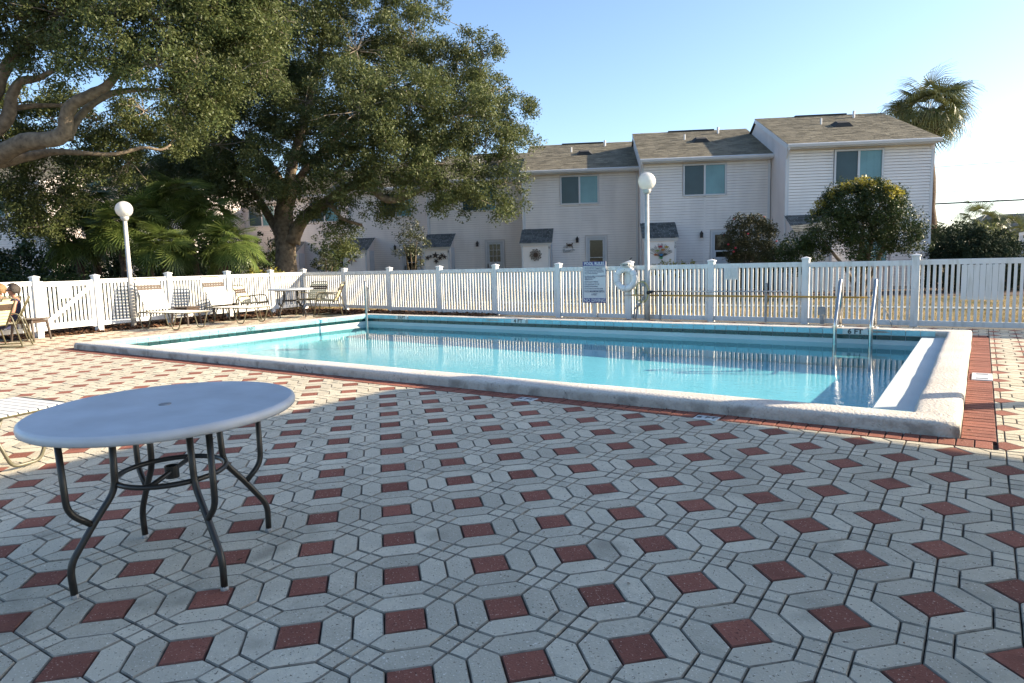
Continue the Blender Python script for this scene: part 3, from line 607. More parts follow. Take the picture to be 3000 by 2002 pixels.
# ------------------------------------------------------------------ townhouses (one pattern, stepped along a row)
HW, EZ, PIT, RUN = 4.82, 5.15, math.tan(R_(20)), 4.7
def make_house(label):
    h = empty('townhouse', (0, 0, 0), 0, label, 'townhouse', 'row of stepped townhouses')
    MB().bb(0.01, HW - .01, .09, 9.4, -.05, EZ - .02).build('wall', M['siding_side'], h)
    # gable infill above the side walls
    gb = MB(); zt = lambda yb: EZ - .09 + PIT * (yb if yb < RUN else 2 * RUN - yb)
    for xx, x2 in ((.012, .1), (HW - .1, HW - .012)):
        ys = [.0, .0 + RUN, 2 * RUN]; n = 3
        vs = [(xx, y_, EZ - .4) for y_ in ys] + [(xx, y_, zt(y_)) for y_ in ys] + [(x2, y_, EZ - .4) for y_ in ys] + [(x2, y_, zt(y_)) for y_ in ys]
        gb.add(vs, [(0, 3, 4, 1), (1, 4, 5, 2), (6, 7, 10, 9), (7, 8, 11, 10), (3, 9, 10, 4), (4, 10, 11, 5), (0, 6, 9, 3), (2, 5, 11, 8), (0, 1, 7, 6), (1, 2, 8, 7)])
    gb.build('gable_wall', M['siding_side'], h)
    sd = MB(); z = .08; st = .1016
    def course(x0, x1, z0, z1, y=0.0):
        sd.add([(x0, y - .024, z0 + .015), (x1, y - .024, z0 + .015), (x1, y - .008, z1), (x0, y - .008, z1), (x0, y + .035, z0 + .015), (x1, y + .035, z0 + .015)], [(0, 1, 2, 3), (0, 4, 5, 1)])
        sd.add([(x0, y - .008, z1), (x1, y - .008, z1), (x1, y + .035, z1 + .001), (x0, y + .035, z1 + .001)], [(0, 1, 2, 3)])
    opens = [(1.56, 3.22, 3.60, 4.85), (2.60, 3.54, 0, 2.32), (2.55, 3.35, .95, 1.75) if False else (9, 9, 9, 9)]
    while z < EZ - .12:
        segs = [(.06, 2.37), (2.43, HW - .06)]
        for (a, b_, c, d) in opens:
            if c < z + st * .5 < d:
                ns = []
                for s0, s1 in segs:
                    if b_ <= s0 or a >= s1: ns.append((s0, s1))
                    else:
                        if a > s0: ns.append((s0, a))
                        if b_ < s1: ns.append((b_, s1))
                segs = ns
        for s0, s1 in segs: course(s0, s1, z, min(z + st, EZ - .1), .05)
        z += st
    sd.build('siding', M['siding'], h)['kind'] = 'stuff'
    for x in (.03, HW - .03): MB().bb(x - .045, x + .045, .025, .085, .06, EZ - .1).build('corner_trim', M['trim'], h)
    MB().bb(2.37, 2.43, .028, .085, 2.36, 3.58).build('joint_trim', M['siding'], h); MB().bb(2.37, 2.43, .028, .085, 4.87, EZ - .1).build('joint_trim', M['siding'], h); MB().bb(2.37, 2.43, .028, .085, .06, 2.36).build('joint_trim', M['siding'], h)
    # roof: deck, shingles in courses, gutter, rake boards, vents, skylight
    rf = MB(); t = .07; e = .28
    rf.add([(-.06, -e, EZ - e * PIT - t), (HW + .06, -e, EZ - e * PIT - t), (HW + .06, -e, EZ - e * PIT), (-.06, -e, EZ - e * PIT), (-.06, RUN, EZ + RUN * PIT - t), (HW + .06, RUN, EZ + RUN * PIT - t), (HW + .06, RUN, EZ + RUN * PIT), (-.06, RUN, EZ + RUN * PIT),
            (-.06, 2 * RUN + e, EZ - e * PIT - t), (HW + .06, 2 * RUN + e, EZ - e * PIT - t), (HW + .06, 2 * RUN + e, EZ - e * PIT), (-.06, 2 * RUN + e, EZ - e * PIT)],
           [(0, 1, 2, 3), (3, 2, 6, 7), (7, 6, 10, 11), (11, 10, 9, 8), (0, 3, 7, 4), (4, 7, 11, 8), (1, 5, 6, 2), (5, 9, 10, 6), (0, 4, 5, 1), (4, 8, 9, 5)])
    roof = rf.build('roof', M['roof_dark'], h)
    sg = MB(); nrm = Vector((0, -math.sin(R_(20)), math.cos(R_(20)))); up = Vector((0, math.cos(R_(20)), math.sin(R_(20)))); ex = .145; nrow = int((RUN + e) / math.cos(R_(20)) / ex); o0 = Vector((0, -e - .02, EZ - e * PIT))
    for i in range(nrow + 1):
        x = -.08 - rng.uniform(0, .25)
        while x < HW + .08:
            w = rng.uniform(.14, .34); x0, x1 = max(x, -.08), min(x + w - .004, HW + .08); x += w
            if x1 - x0 < .02: continue
            th = .006 + rng.choice((0, 0, .006)); dn = rng.choice((0, 0, -.02)); p = o0 + up * (i * ex)
            a, b_ = p + up * dn + nrm * (.010 + th), p + up * (ex + .02) + nrm * .004
            sg.add([(x0, a.y, a.z), (x1, a.y, a.z), (x1, b_.y, b_.z), (x0, b_.y, b_.z), (x0, a.y + .001, a.z - .012), (x1, a.y + .001, a.z - .012)], [(0, 1, 2, 3), (0, 4, 5, 1)])
    o = sg.build('shingles', M['shingle'], roof); o['kind'] = 'stuff'
    rp = lambda x, s: Vector((x, -e + s * math.cos(R_(20)), EZ - e * PIT + s * math.sin(R_(20))))
    q = rp(2.0, 3.4); MB().tube([q, q + Vector((0, 0, .24))], .035, 8).build('vent_pipe', M['trim'], roof); q = rp(3.55, 4.5); MB().tube([q, q + Vector((0, 0, .28))], .05, 8).build('vent_pipe', M['trim'], roof)
    q = rp(2.6, 2.9); Mx = Matrix.Rotation(R_(20), 3, 'X'); mb = MB(); vs = [Vector((x, y, 0)) for x, y in ((-.36, -.3), (.36, -.3), (.36, .3), (-.36, .3))] + [Vector((x, y, .16)) for x, y in ((-.2, -.16), (.2, -.16), (.2, .16), (-.2, .16))]
    mb.add([Mx @ v + q for v in vs], [(0, 1, 5, 4), (1, 2, 6, 5), (2, 3, 7, 6), (3, 0, 4, 7), (4, 5, 6, 7)]).build('skylight_dome', M['roof_dark'], roof)
    MB().bb(1.5, 3.5, RUN - .12, RUN + .12, EZ + RUN * PIT - .02, EZ + RUN * PIT + .05).build('ridge_vent', M['roof_dark'], roof)
    ez = EZ - e * PIT; mb = MB(); pr = [(-e - .11, ez + .0), (-e - .13, ez - .03), (-e - .10, ez - .115), (-e - .02, ez - .125), (-e - .02, ez + .0)]
    n = len(pr); vs = [(-.08, y, z) for y, z in pr] + [(HW + .08, y, z) for y, z in pr]; mb.add(vs, [tuple(range(n)), tuple(range(n, 2 * n))[::-1]] + [(i, n + i, n + (i + 1) % n, (i + 1) % n) for i in range(n)]); mb.build('gutter', M['trim'], h)
    MB().bb(-.02, HW + .02, -e - .018, .03, ez - .15, ez - .085).build('soffit', M['trim'], h)
    mb = MB()
    for x in (-.085,):
        mb.add([(x, -e, ez - .16), (x, RUN, EZ + RUN * PIT - .16), (x, RUN, EZ + RUN * PIT + .01), (x, -e, ez + .01), (x + .03, -e, ez - .16), (x + .03, RUN, EZ + RUN * PIT - .16), (x + .03, RUN, EZ + RUN * PIT + .01), (x + .03, -e, ez + .01)], [(0, 1, 2, 3), (7, 6, 5, 4), (0, 4, 5, 1), (3, 2, 6, 7), (0, 3, 7, 4), (1, 5, 6, 2)])
    mb.build('rake_board', M['trim'], h)
    MB().tube([(-.03, -e - .06, ez - .1), (-.03, -e - .06, ez - .18), (-.03, -.01, ez - .45), (-.03, -.0, .1)], .032, 6).build('downspout', M['trim'], h)
    # upstairs window: two sashes
    def window(x0, x1, z0, z1, name='window'):
        wnd = MB(); fw = .055
        for (a, b_, c, d) in ((x0, x1, z1 - fw, z1), (x0, x1, z0, z0 + fw), (x0, x0 + fw, z0 + fw, z1 - fw), (x1 - fw, x1, z0 + fw, z1 - fw)): wnd.bb(a, b_, -.012, .09, c, d)
        f = wnd.build(name, M['trim'], h); xm = (x0 + x1) / 2
        MB().bb(xm - .035, xm + .035, .0, .09, z0 + fw, z1 - fw).build('mullion', M['trim'], f)
        MB().bb(x0 + fw, xm - .035, .045, .088, z0 + fw, z1 - fw).build('pane', M['glass_dark'], f)
        MB().bb(xm + .035, x1 - fw, .045, .088, z0 + fw, z1 - fw).build('pane', M['glass_blind'], f)
        gz = MB()
        for k in (1, 2): xx = xm + .035 + (x1 - fw - xm - .035) * k / 3; gz.bb(xx - .006, xx + .006, .040, .046, z0 + fw, z1 - fw)
        for k in (1, 2, 3): zz = z0 + fw + (z1 - z0 - 2 * fw) * k / 4; gz.bb(xm + .036, x1 - fw, .0412, .0448, zz - .006, zz + .006)
        gz.build('glazing_bars', M['glass_blind'], f)
    window(1.58, 3.20, 3.62, 4.83)
    return h
def add_door(h, kind):
    fr = MB(); x0, x1, zt = 2.62, 3.52, 2.29
    for (a, b_, c, d) in ((x0, x1, zt - .07, zt), (x0, x0 + .07, .06, zt - .07), (x1 - .07, x1, .06, zt - .07)): fr.bb(a, b_, -.015, .09, c, d)
    f = fr.build('door', M['trim'], h); a, b_ = x0 + .07, x1 - .07
    if kind == 'full':
        gl = [(a + .11, b_ - .11, .45, 2.10)]
    elif kind == 'half': gl = [(a + .10, b_ - .10, 1.52, 2.12), (a + .14, b_ - .10, 1.26, 1.46)]
    else: gl = [(a + .13, b_ - .13, 1.30, 2.10)]
    lf_ = MB(); xs = sorted({a, b_} | {v for g in gl for v in g[:2]}); gz = gl[0]
    lf_.bb(a, gz[0], .02, .07, .06, 2.22); lf_.bb(gz[1], b_, .02, .07, .06, 2.22); lf_.bb(gz[0], gz[1], .02, .07, gz[3], 2.22); lf_.bb(gz[0], gz[1], .02, .07, .06, gz[2])
    lf_.build('leaf', M['door'], f)
    for g in gl[:1]:
        MB().bb(g[0], g[1], .05, .062, g[2], g[3]).build('pane', M['glass_door'], f)
        if kind == 'grid':
            for k in (1, 2): xx = g[0] + (g[1] - g[0]) * k / 3; MB().bb(xx - .008, xx + .008, .03, .05, g[2], g[3]).build('glazing_bar', M['trim'], f)
            for k in (1, 2): zz = g[2] + (g[3] - g[2]) * k / 3; MB().bb(g[0], g[1], .032, .048, zz - .008, zz + .008).build('glazing_bar', M['trim'], f)
        if kind == 'full': MB().bb(g[0], g[1], .03, .05, 1.36, 1.385).build('glazing_bar', M['trim'], f)
    if kind == 'half': MB().bb(gl[1][0], gl[1][1], .012, .019, gl[1][2], gl[1][3]).build('pane', M['glass_door'], f)
    MB().bb(a + .035, a + .065, -.03, .02, 1.02, 1.22).build('handle', M['iron'], f)
    lp = MB(); cx, cz = 2.27, 2.02; lp.bb(cx - .035, cx + .035, -.01, .04, cz + .02, cz + .2); lp.lathe([(.05, 0), (.058, .01), (.058, .12), (.075, .13), (.06, .18), (.03, .22), (.012, .26)], (cx, -.07, cz), 8); lp.build('wall_lantern', M['iron'], h)
def add_shed(h, num, depth=1.2):
    """lean-to storage closet in front of the wall"""
    w = 1.17; s = MB(); zf, zb = 2.0, 2.6; y0 = -depth
    s.add([(0, y0, 0), (w, y0, 0), (w, .06, 0), (0, .06, 0), (0, y0, zf), (w, y0, zf), (w, .06, zb), (0, .06, zb)], [(0, 1, 5, 4), (1, 2, 6, 5), (3, 0, 4, 7), (2, 3, 7, 6), (4, 5, 6, 7)])
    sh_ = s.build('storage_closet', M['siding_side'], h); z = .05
    sd = MB()
    while z < zf - .08:
        sd.add([(.05, y0 - .016, z), (w - .05, y0 - .016, z), (w - .05, y0 - .003, z + .1), (.05, y0 - .003, z + .1), (.05, y0, z), (w - .05, y0, z)], [(0, 1, 2, 3), (0, 4, 5, 1)])
        sd.add([(w + .016, y0 + .05, z), (w + .016, 0, z), (w + .003, 0, z + .1), (w + .003, y0 + .05, z + .1), (w, y0 + .05, z), (w, 0, z)], [(0, 1, 2, 3), (0, 4, 5, 1)]); z += .1016
    o = sd.build('siding', M['siding'], sh_); o['kind'] = 'stuff'
    for x in (.03, w - .03): MB().bb(x - .035, x + .035, y0 - .026, y0 + .03, .03, zf - .06).build('corner_trim', M['trim'], sh_)
    MB().bb(-.04, w + .06, y0 - .06, y0 - .03, zf - .09, zf + .02).build('fascia', M['trim'], sh_)
    sl_ = (zb - zf) / (depth + .06); rr = MB(); a, b_ = y0 - .1, .03; za, zb_ = zf - .02, zb + .02
    rr.add([(-.07, a, za), (w + .09, a, za), (w + .09, b_, zb_), (-.07, b_, zb_), (-.07, a, za + .03), (w + .09, a, za + .03), (w + .09, b_, zb_ + .03), (-.07, b_, zb_ + .03)], [(3, 2, 1, 0), (0, 1, 5, 4), (1, 2, 6, 5), (3, 0, 4, 7), (4, 5, 6, 7)])
    ro = rr.build('closet_roof', M['trim'], sh_); sg = MB(); n = 10
    for i in range(n):
        x = -.07 - rng.uniform(0, .2); t0, t1 = i / n, (i + 1.15) / n
        while x < w + .09:
            wd = rng.uniform(.12, .3); x0, x1 = max(x, -.08), min(x + wd, w + .10); x += wd + .004
            if x1 - x0 < .02: continue
            A, B = Vector((0, a - .02 + (b_ - a) * t0, za + .042 + (zb_ - za) * t0 + rng.choice((0, .006)))), Vector((0, min(b_, a - .02 + (b_ - a) * t1), za + .034 + (zb_ - za) * min(t1, 1)))
            sg.add([(x0, A.y, A.z), (x1, A.y, A.z), (x1, B.y, B.z), (x0, B.y, B.z), (x0, A.y, A.z - .014), (x1, A.y, A.z - .014)], [(0, 1, 2, 3), (0, 4, 5, 1)])
    o = sg.build('closet_shingles', M['shed_shingle'], sh_); o['kind'] = 'stuff'
    MB().bb(w + .017, w + .04, -.78, -.12, .06, 2.0).build('closet_door', M['door'], sh_)
    if num:
        for i, ch in enumerate(num): text_mesh('house_number', ch, .15, M['ink'], sh_, Matrix.Translation((w - .03, y0 - .028, 1.80 - .13 * i)) @ Matrix.Rotation(R_(90), 4, 'X'))
    return sh_
HA = R_(27.4); TT = Vector((math.cos(HA), math.sin(HA), 0)); NB = Vector((-math.sin(HA), math.cos(HA), 0))
HP = {4: (-5.78, 25.95), 3: (-11.09, 25.65), 2: (-16.34, 25.27), 1: (-21.40, 24.95), 0: (-26.30, 24.66), -1: (-31.2, 24.38), -2: (-36.1, 24.1)}
proto = make_house('two storey townhouse with pale siding at the right end, palm behind its roof')
h4 = proto
houses = {4: proto}
labs = {3: 'two storey townhouse with colourful metal fish art on its storage closet', 2: 'two storey townhouse with metal sun art and a crab plaque by its glass door', 1: 'two storey townhouse with black starfish art on its closet, half behind the oak', 0: 'townhouse with a dragonfly ornament on its closet behind the oak branches', -1: 'townhouse just right of the oak trunk, mostly hidden by foliage', -2: 'townhouse behind the fan palms and the oak trunk, upper wall peeking through'}
for k, lb in labs.items(): houses[k] = copy_tree(proto, label=lb)
for k, hh in houses.items(): hh.location = (HP[k][0], HP[k][1], 0); hh.rotation_euler = (0, 0, HA)
dk = {4: 'half', 3: 'half', 2: 'full', 1: 'grid', 0: 'full', -1: 'grid', -2: 'grid'}; nm = {4: '11', 3: '10', 2: '9', 1: '8', 0: '7', -1: '', -2: ''}
sheds = {}
for k, hh in houses.items():
    if k != 4: add_door(hh, dk[k])
    sheds[k] = add_shed(hh, nm[k])
# ground-floor window of the end house
wl = MB()
for (a, b_, c, d) in ((2.45, 3.45, 1.80, 1.86), (2.45, 3.45, .76, .82), (2.45, 2.51, .82, 1.80), (3.39, 3.45, .82, 1.80)): wl.bb(a, b_, .005, .09, c, d)
wf = wl.build('window', M['trim'], h4); MB().bb(2.51, 3.39, .02, .03, .82, 1.80).build('pane', M['glass_blind'], wf)
for zz in (1.1, 1.3, 1.5): MB().bb(2.51, 3.39, .012, .02, zz, zz + .02).build('glazing_bar', M['trim'], wf)
# left-hand townhouses facing the pool from the side
lh = copy_tree(proto, (-36.2, 10.6, 0), R_(37), 'townhouse at the far left behind the oak limb, dappled with sun'); add_door(lh, 'half'); add_shed(lh, '')
lh2 = copy_tree(proto, (-34.2, 15.8, 0), R_(37), 'townhouse behind the fan palms at the left, wall patched with sun'); add_door(lh2, 'half'); add_shed(lh2, '')

# wall ornaments
def on_house(k, s, out, z): p = Vector((HP[k][0], HP[k][1], 0)) + TT * s - NB * out; return (p.x, p.y, z)
def orn(name, k, s, out, z, label, cat): return empty(name, on_house(k, s, out, z), HA, label, cat)
o = orn('sun_ornament', 2, .58, 1.245, 1.53, 'round dark metal sunburst ornament on the closet of number nine', 'wall ornament')
mb = MB(); mb.lathe([(.002, -.01), (.085, -.01), (.085, .01), (.002, .01)], (0, 0, 0), 16); disc = mb.mesh('face'); disc.transform(Matrix.Rotation(R_(90), 4, 'X')); link('face', disc, M['rust'], o)
for i in range(20):
    a = i * 2 * math.pi / 20; r1 = .25 if i % 2 else .22; pts = [(math.cos(a + .25 * math.sin(t * 6)) * (.08 + t * (r1 - .08)), 0, math.sin(a + .25 * math.sin(t * 6)) * (.08 + t * (r1 - .08))) for t in [k / 6 for k in range(7)]]
    if i % 2 == 0: pts += [(math.cos(a + d) * rr, 0, math.sin(a + d) * rr) for d, rr in ((.16, .25), (.24, .21))]
    MB().tube(pts, .010, 5).build('ray', M['rust'], o)
o = orn('crab_plaque', 2, 1.9, .0, 1.76, 'grey script plaque with a brown crab beside the glass door', 'wall ornament')
mb = MB(); mb.lathe([(.001, -.012), (.10, -.012), (.10, .012), (.001, .012)], (0, 0, 0), 14); cm = mb.mesh('crab'); cm.transform(Matrix.Translation((.04, 0, .16)) @ Matrix.Diagonal((1, 1, .6, 1)) @ Matrix.Rotation(R_(90), 4, 'X')); cr = link('crab', cm, M['rust'], o)
for sx in (-1, 1):
    MB().tube([(.04 + sx * .08, 0, .18), (.04 + sx * .13, 0, .22), (.04 + sx * .09, 0, .25)], [.02, .022, .012], 6).build('claw', M['rust'], cr)
    for q in range(3): MB().tube([(.04 + sx * .08, 0, .14 - q * .02), (.04 + sx * .15, 0, .15 - q * .045)], .008, 5).build('crab_leg', M['rust'], cr)
text_mesh('lettering', 'the', .15, M['galv'], o, Matrix.Translation((-.13, -.01, .09)) @ Matrix.Rotation(R_(90), 4, 'X') @ Matrix.Rotation(R_(8), 4, 'Z'), th=.006)
text_mesh('lettering', 'Beach', .21, M['galv'], o, Matrix.Translation((0, -.01, -.06)) @ Matrix.Rotation(R_(90), 4, 'X') @ Matrix.Rotation(R_(8), 4, 'Z'), th=.006)
o = orn('fish_ornament', 3, .60, 1.245, 1.5, 'spray of colourful metal fish on the closet of number ten', 'wall ornament')
cols = [(.5, .03, .08), (.5, .33, .03), (.5, .2, .03), (.35, .38, .1), (.5, .5, .45), (.5, .12, .03), (.04, .25, .5), (.06, .06, .05), (.45, .42, .35), (.02, .3, .1)]
pos = [(0, .20), (.22, .18), (.09, .08), (-.12, .05), (-.30, .10), (-.18, -.10), (.02, -.11), (.16, -.09), (.33, .02), (.02, -.22)]
for i, ((x, z), c) in enumerate(zip(pos, cols)):
    m = mat('fish_paint', c, .4, .25, 30); mb = MB(); sc = .075; pl = [(-1, 0), (-.5, .5), (.2, .55), (.7, .1), (1.15, .45), (1.05, 0), (1.15, -.45), (.7, -.1), (.2, -.55), (-.5, -.5)]
    fx = -1 if i % 3 == 0 else 1; mb.extr([(px * sc * fx, pz * sc) for px, pz in (pl if fx == 1 else pl[::-1])], Matrix.Translation((x, 0, z)), .02); mb.build('fish', m, o)
for i in range(15):
    a = R_(20 + i * 10); MB().tube([(.02, .012, -.2), (.02 + math.cos(a) * .2, .012, -.2 + math.sin(a) * .25), (.02 + math.cos(a) * .42 + .02 * math.sin(i * 3), .012, -.2 + math.sin(a) * .52)], .006, 4).build('stem', M['iron'], o)
o = orn('starfish_ornament', 1, .55, 1.245, 1.55, 'cluster of black metal starfish on the closet of number eight', 'wall ornament')
for (x, z, r, ro) in ((-.36, 0, .13, .1), (-.22, .06, .09, .5), (0, .10, .17, .2), (.02, -.16, .14, .9), (.20, -.02, .13, .4), (.30, .10, .12, .8), (.42, .02, .12, .2)):
    pl = []
    for k in range(10): a = ro + k * math.pi / 5; rr = r if k % 2 == 0 else r * .42; pl.append((x + math.cos(a) * rr, z + math.sin(a) * rr))
    MB().extr(pl, Matrix.Translation((0, rng.uniform(-.01, .01), 0)), .015).build('starfish', M['iron'], o)
o = orn('dragonfly_ornament', 0, .45, 1.245, 1.6, 'green and orange metal dragonfly on the closet behind the oak', 'wall ornament')
MB().tube([(0, 0, .06), (0, -.01, 0), (-.03, 0, -.3)], [.03, .022, .012], 6).build('body', M['iron'], o)
gw = mat('green_wing', (.12, .14, .04), .5, .2, 20); ow = mat('orange_wing', (.45, .12, .02), .5, .2, 20)
for sx in (-1, 1):
    for m_, zz, l, tz in ((gw, .05, .28, .07), (ow, -.02, .22, -.07)):
        pl = [(sx * .01, zz), (sx * l * .5, zz + tz + .05), (sx * l, zz + tz * 1.2 + .02), (sx * l, zz + tz - .05), (sx * l * .4, zz + tz * .3 - .03)]
        MB().extr(pl if sx < 0 else pl[::-1], Matrix.Translation((0, 0, 0)), .012).build('wing', m_, o)
# grills, furniture behind the fence
def grill(loc, rz, label):
    g_ = empty('kettle_grill', loc, rz, label, 'grill')
    MB().lathe([(.02, .62), (.2, .64), (.3, .74), (.32, .82), (.32, .84), (.28, .97), (.15, 1.07), (.02, 1.10)], n=16).build('bowl', M['black_plastic'], g_, True)
    for a in (0, 2.1, 4.2): MB().tube([(math.cos(a) * .2, math.sin(a) * .2, .66), (math.cos(a) * .32, math.sin(a) * .32, 0)], .014, 6).build('leg', M['galv'], g_)
    MB().tube([(.1, 0, 1.08), (.2, 0, 1.25), (.28, 0, 1.32)], .014, 6).build('handle', M['black_plastic'], g_)
grill(on_house(2, 4.2, 1.5, 0), HA, 'black covered grill behind the life ring by the house wall')
gb_ = empty('gas_grill', on_house(3, 3.9, 1.0, 0), HA, 'black covered gas grill beside the camellia bush', 'grill')
mb = MB(); mb.extr([(-.62, .85), (.62, .85), (.55, 1.28), (.42, 1.42), (-.42, 1.42), (-.55, 1.28)], Matrix.Translation((0, 0, 0)), .6); mb.build('hood', M['black_plastic'], gb_); MB().bev((0, 0, .45), (1.1, .55, .8), .02).build('cabinet', M['black_plastic'], gb_)
for sx in (-.5, .5): MB().bb(sx - .03, sx + .03, -.05, .05, 0, .06).build('caster', M['iron'], gb_)

# ------------------------------------------------------------------ vegetation
def leaves(name, centers, radii, counts, size, mat_, parent, flat=.75, asp=.42, droop=0.0, hollow=.35, seed=1, up_bias=.35):
    """many leaf-sized faces in clumps"""
    r = np.random.default_rng(seed); C = np.repeat(np.array(centers, float), counts, 0); Rr = np.repeat(np.array(radii, float), counts); n = len(C)
    d = r.normal(size=(n, 3)); d /= np.linalg.norm(d, axis=1, keepdims=True); rad = (hollow + (1 - hollow) * r.random(n) ** .6)
    P = C + d * (rad * Rr)[:, None] * np.array([1, 1, flat]); P[:, 2] -= droop * (rad ** 2) * Rr * r.random(n)
    nrm = d * .6 + r.normal(size=(n, 3)) * .75 + np.array([0, 0, up_bias]); nrm /= np.linalg.norm(nrm, axis=1, keepdims=True)
    t = r.normal(size=(n, 3)); t -= nrm * (t * nrm).sum(1, keepdims=True); t /= np.linalg.norm(t, axis=1, keepdims=True); b_ = np.cross(nrm, t)
    L = size * r.uniform(.65, 1.35, n)[:, None]; Wd = L * asp
    V = np.stack([P - t * L, P + b_ * Wd, P + t * L, P - b_ * Wd], 1).reshape(-1, 3); F = np.arange(4 * n).reshape(-1, 4)
    return npmesh(name, V, F, mat_, parent)
def crown_clumps(blobs, per, seed, cr=(.28, .5), shell=.45, gap=.0):
    r = np.random.default_rng(seed); C = []; Rr = []
    for (x, y, z, R) in blobs:
        k = max(4, int(per * R ** 2.3))
        d = r.normal(size=(k, 3)); d /= np.linalg.norm(d, axis=1, keepdims=True); rad = (shell + (1 - shell) * r.random(k)) * R
        P = np.array([x, y, z]) + d * rad[:, None] * np.array([1, 1, .9]); C.append(P); Rr.append(r.uniform(cr[0], cr[1], k))
    return np.concatenate(C), np.concatenate(Rr)
def limb(pts, name, parent, mat_, n=10, sub=3):
    P = []; Rr = []; m = len(pts)
    for i in range(m - 1):
        p0, p1, p2, p3 = [Vector(pts[min(max(i + q, 0), m - 1)][:3]) for q in (-1, 0, 1, 2)]; ra, rb = pts[i][3], pts[i + 1][3]
        for k in range(sub):
            t = k / sub; P.append(.5 * ((2 * p1) + (p2 - p0) * t + (2 * p0 - 5 * p1 + 4 * p2 - p3) * t * t + (3 * p1 - p0 - 3 * p2 + p3) * t ** 3) + Vector((rng.uniform(-1, 1), rng.uniform(-1, 1), rng.uniform(-1, 1))) * ra * .06); Rr.append((ra + (rb - ra) * t) * rng.uniform(.94, 1.08))
    P.append(Vector(pts[-1][:3])); Rr.append(pts[-1][3]); return MB().tube(P, Rr, n).build(name, mat_, parent, True)
def twigs(name, C, k, base_pts, parent, mat_, seed, rad=.012, ln=.9):
    """thin branches linking clumps inward"""
    r = random.Random(seed); mb = MB()
    for i in r.sample(range(len(C)), min(k, len(C))):
        c = Vector(C[i]); b_ = min(base_pts, key=lambda q: (Vector(q) - c).length); b_ = Vector(b_); d = b_ - c; d = d.normalized() * min(d.length, r.uniform(.6, 1.6) * ln)
        mid = c + d * .5 + Vector((r.uniform(-.15, .15), r.uniform(-.15, .15), r.uniform(-.05, .15))); out = c - d * r.uniform(.1, .3)
        mb.tube([out, c, mid, c + d], [rad * .4, rad * .7, rad, rad * 1.3], 4, caps=False)
    return mb.build(name, mat_, parent)
def oak(name, label, base, blobs, limbs, leafm, per, leaf_n, size, seed, cr):
    t = empty(name, base, 0, label, 'tree'); off = Vector(base)
    lm = [[(p[0] - off.x, p[1] - off.y, p[2] - off.z, p[3]) for p in l] for l in limbs]
    for i, l in enumerate(lm): limb(l, 'trunk' if i == 0 else 'limb', t, M['bark'], 12 if i == 0 else 9)
    bl = [(x - off.x, y - off.y, z - off.z, R) for x, y, z, R in blobs]; C, Rr = crown_clumps(bl, per, seed, cr)
    cnt = np.maximum(6, (leaf_n * (Rr / Rr.mean()) ** 2)).astype(int)
    print('crown leaves', cnt.sum(), len(C))
    o = leaves('crown', C, Rr, cnt, size, leafm, t, seed=seed, flat=.7, droop=.5, hollow=.1); o['kind'] = 'stuff'
    bp_ = [p[:3] for l in lm[1:] for p in l] + [b_[:3] for b_ in bl]
    o = twigs('twigs', C, 900, bp_, t, M['twig'], seed); o['kind'] = 'stuff'
    return t
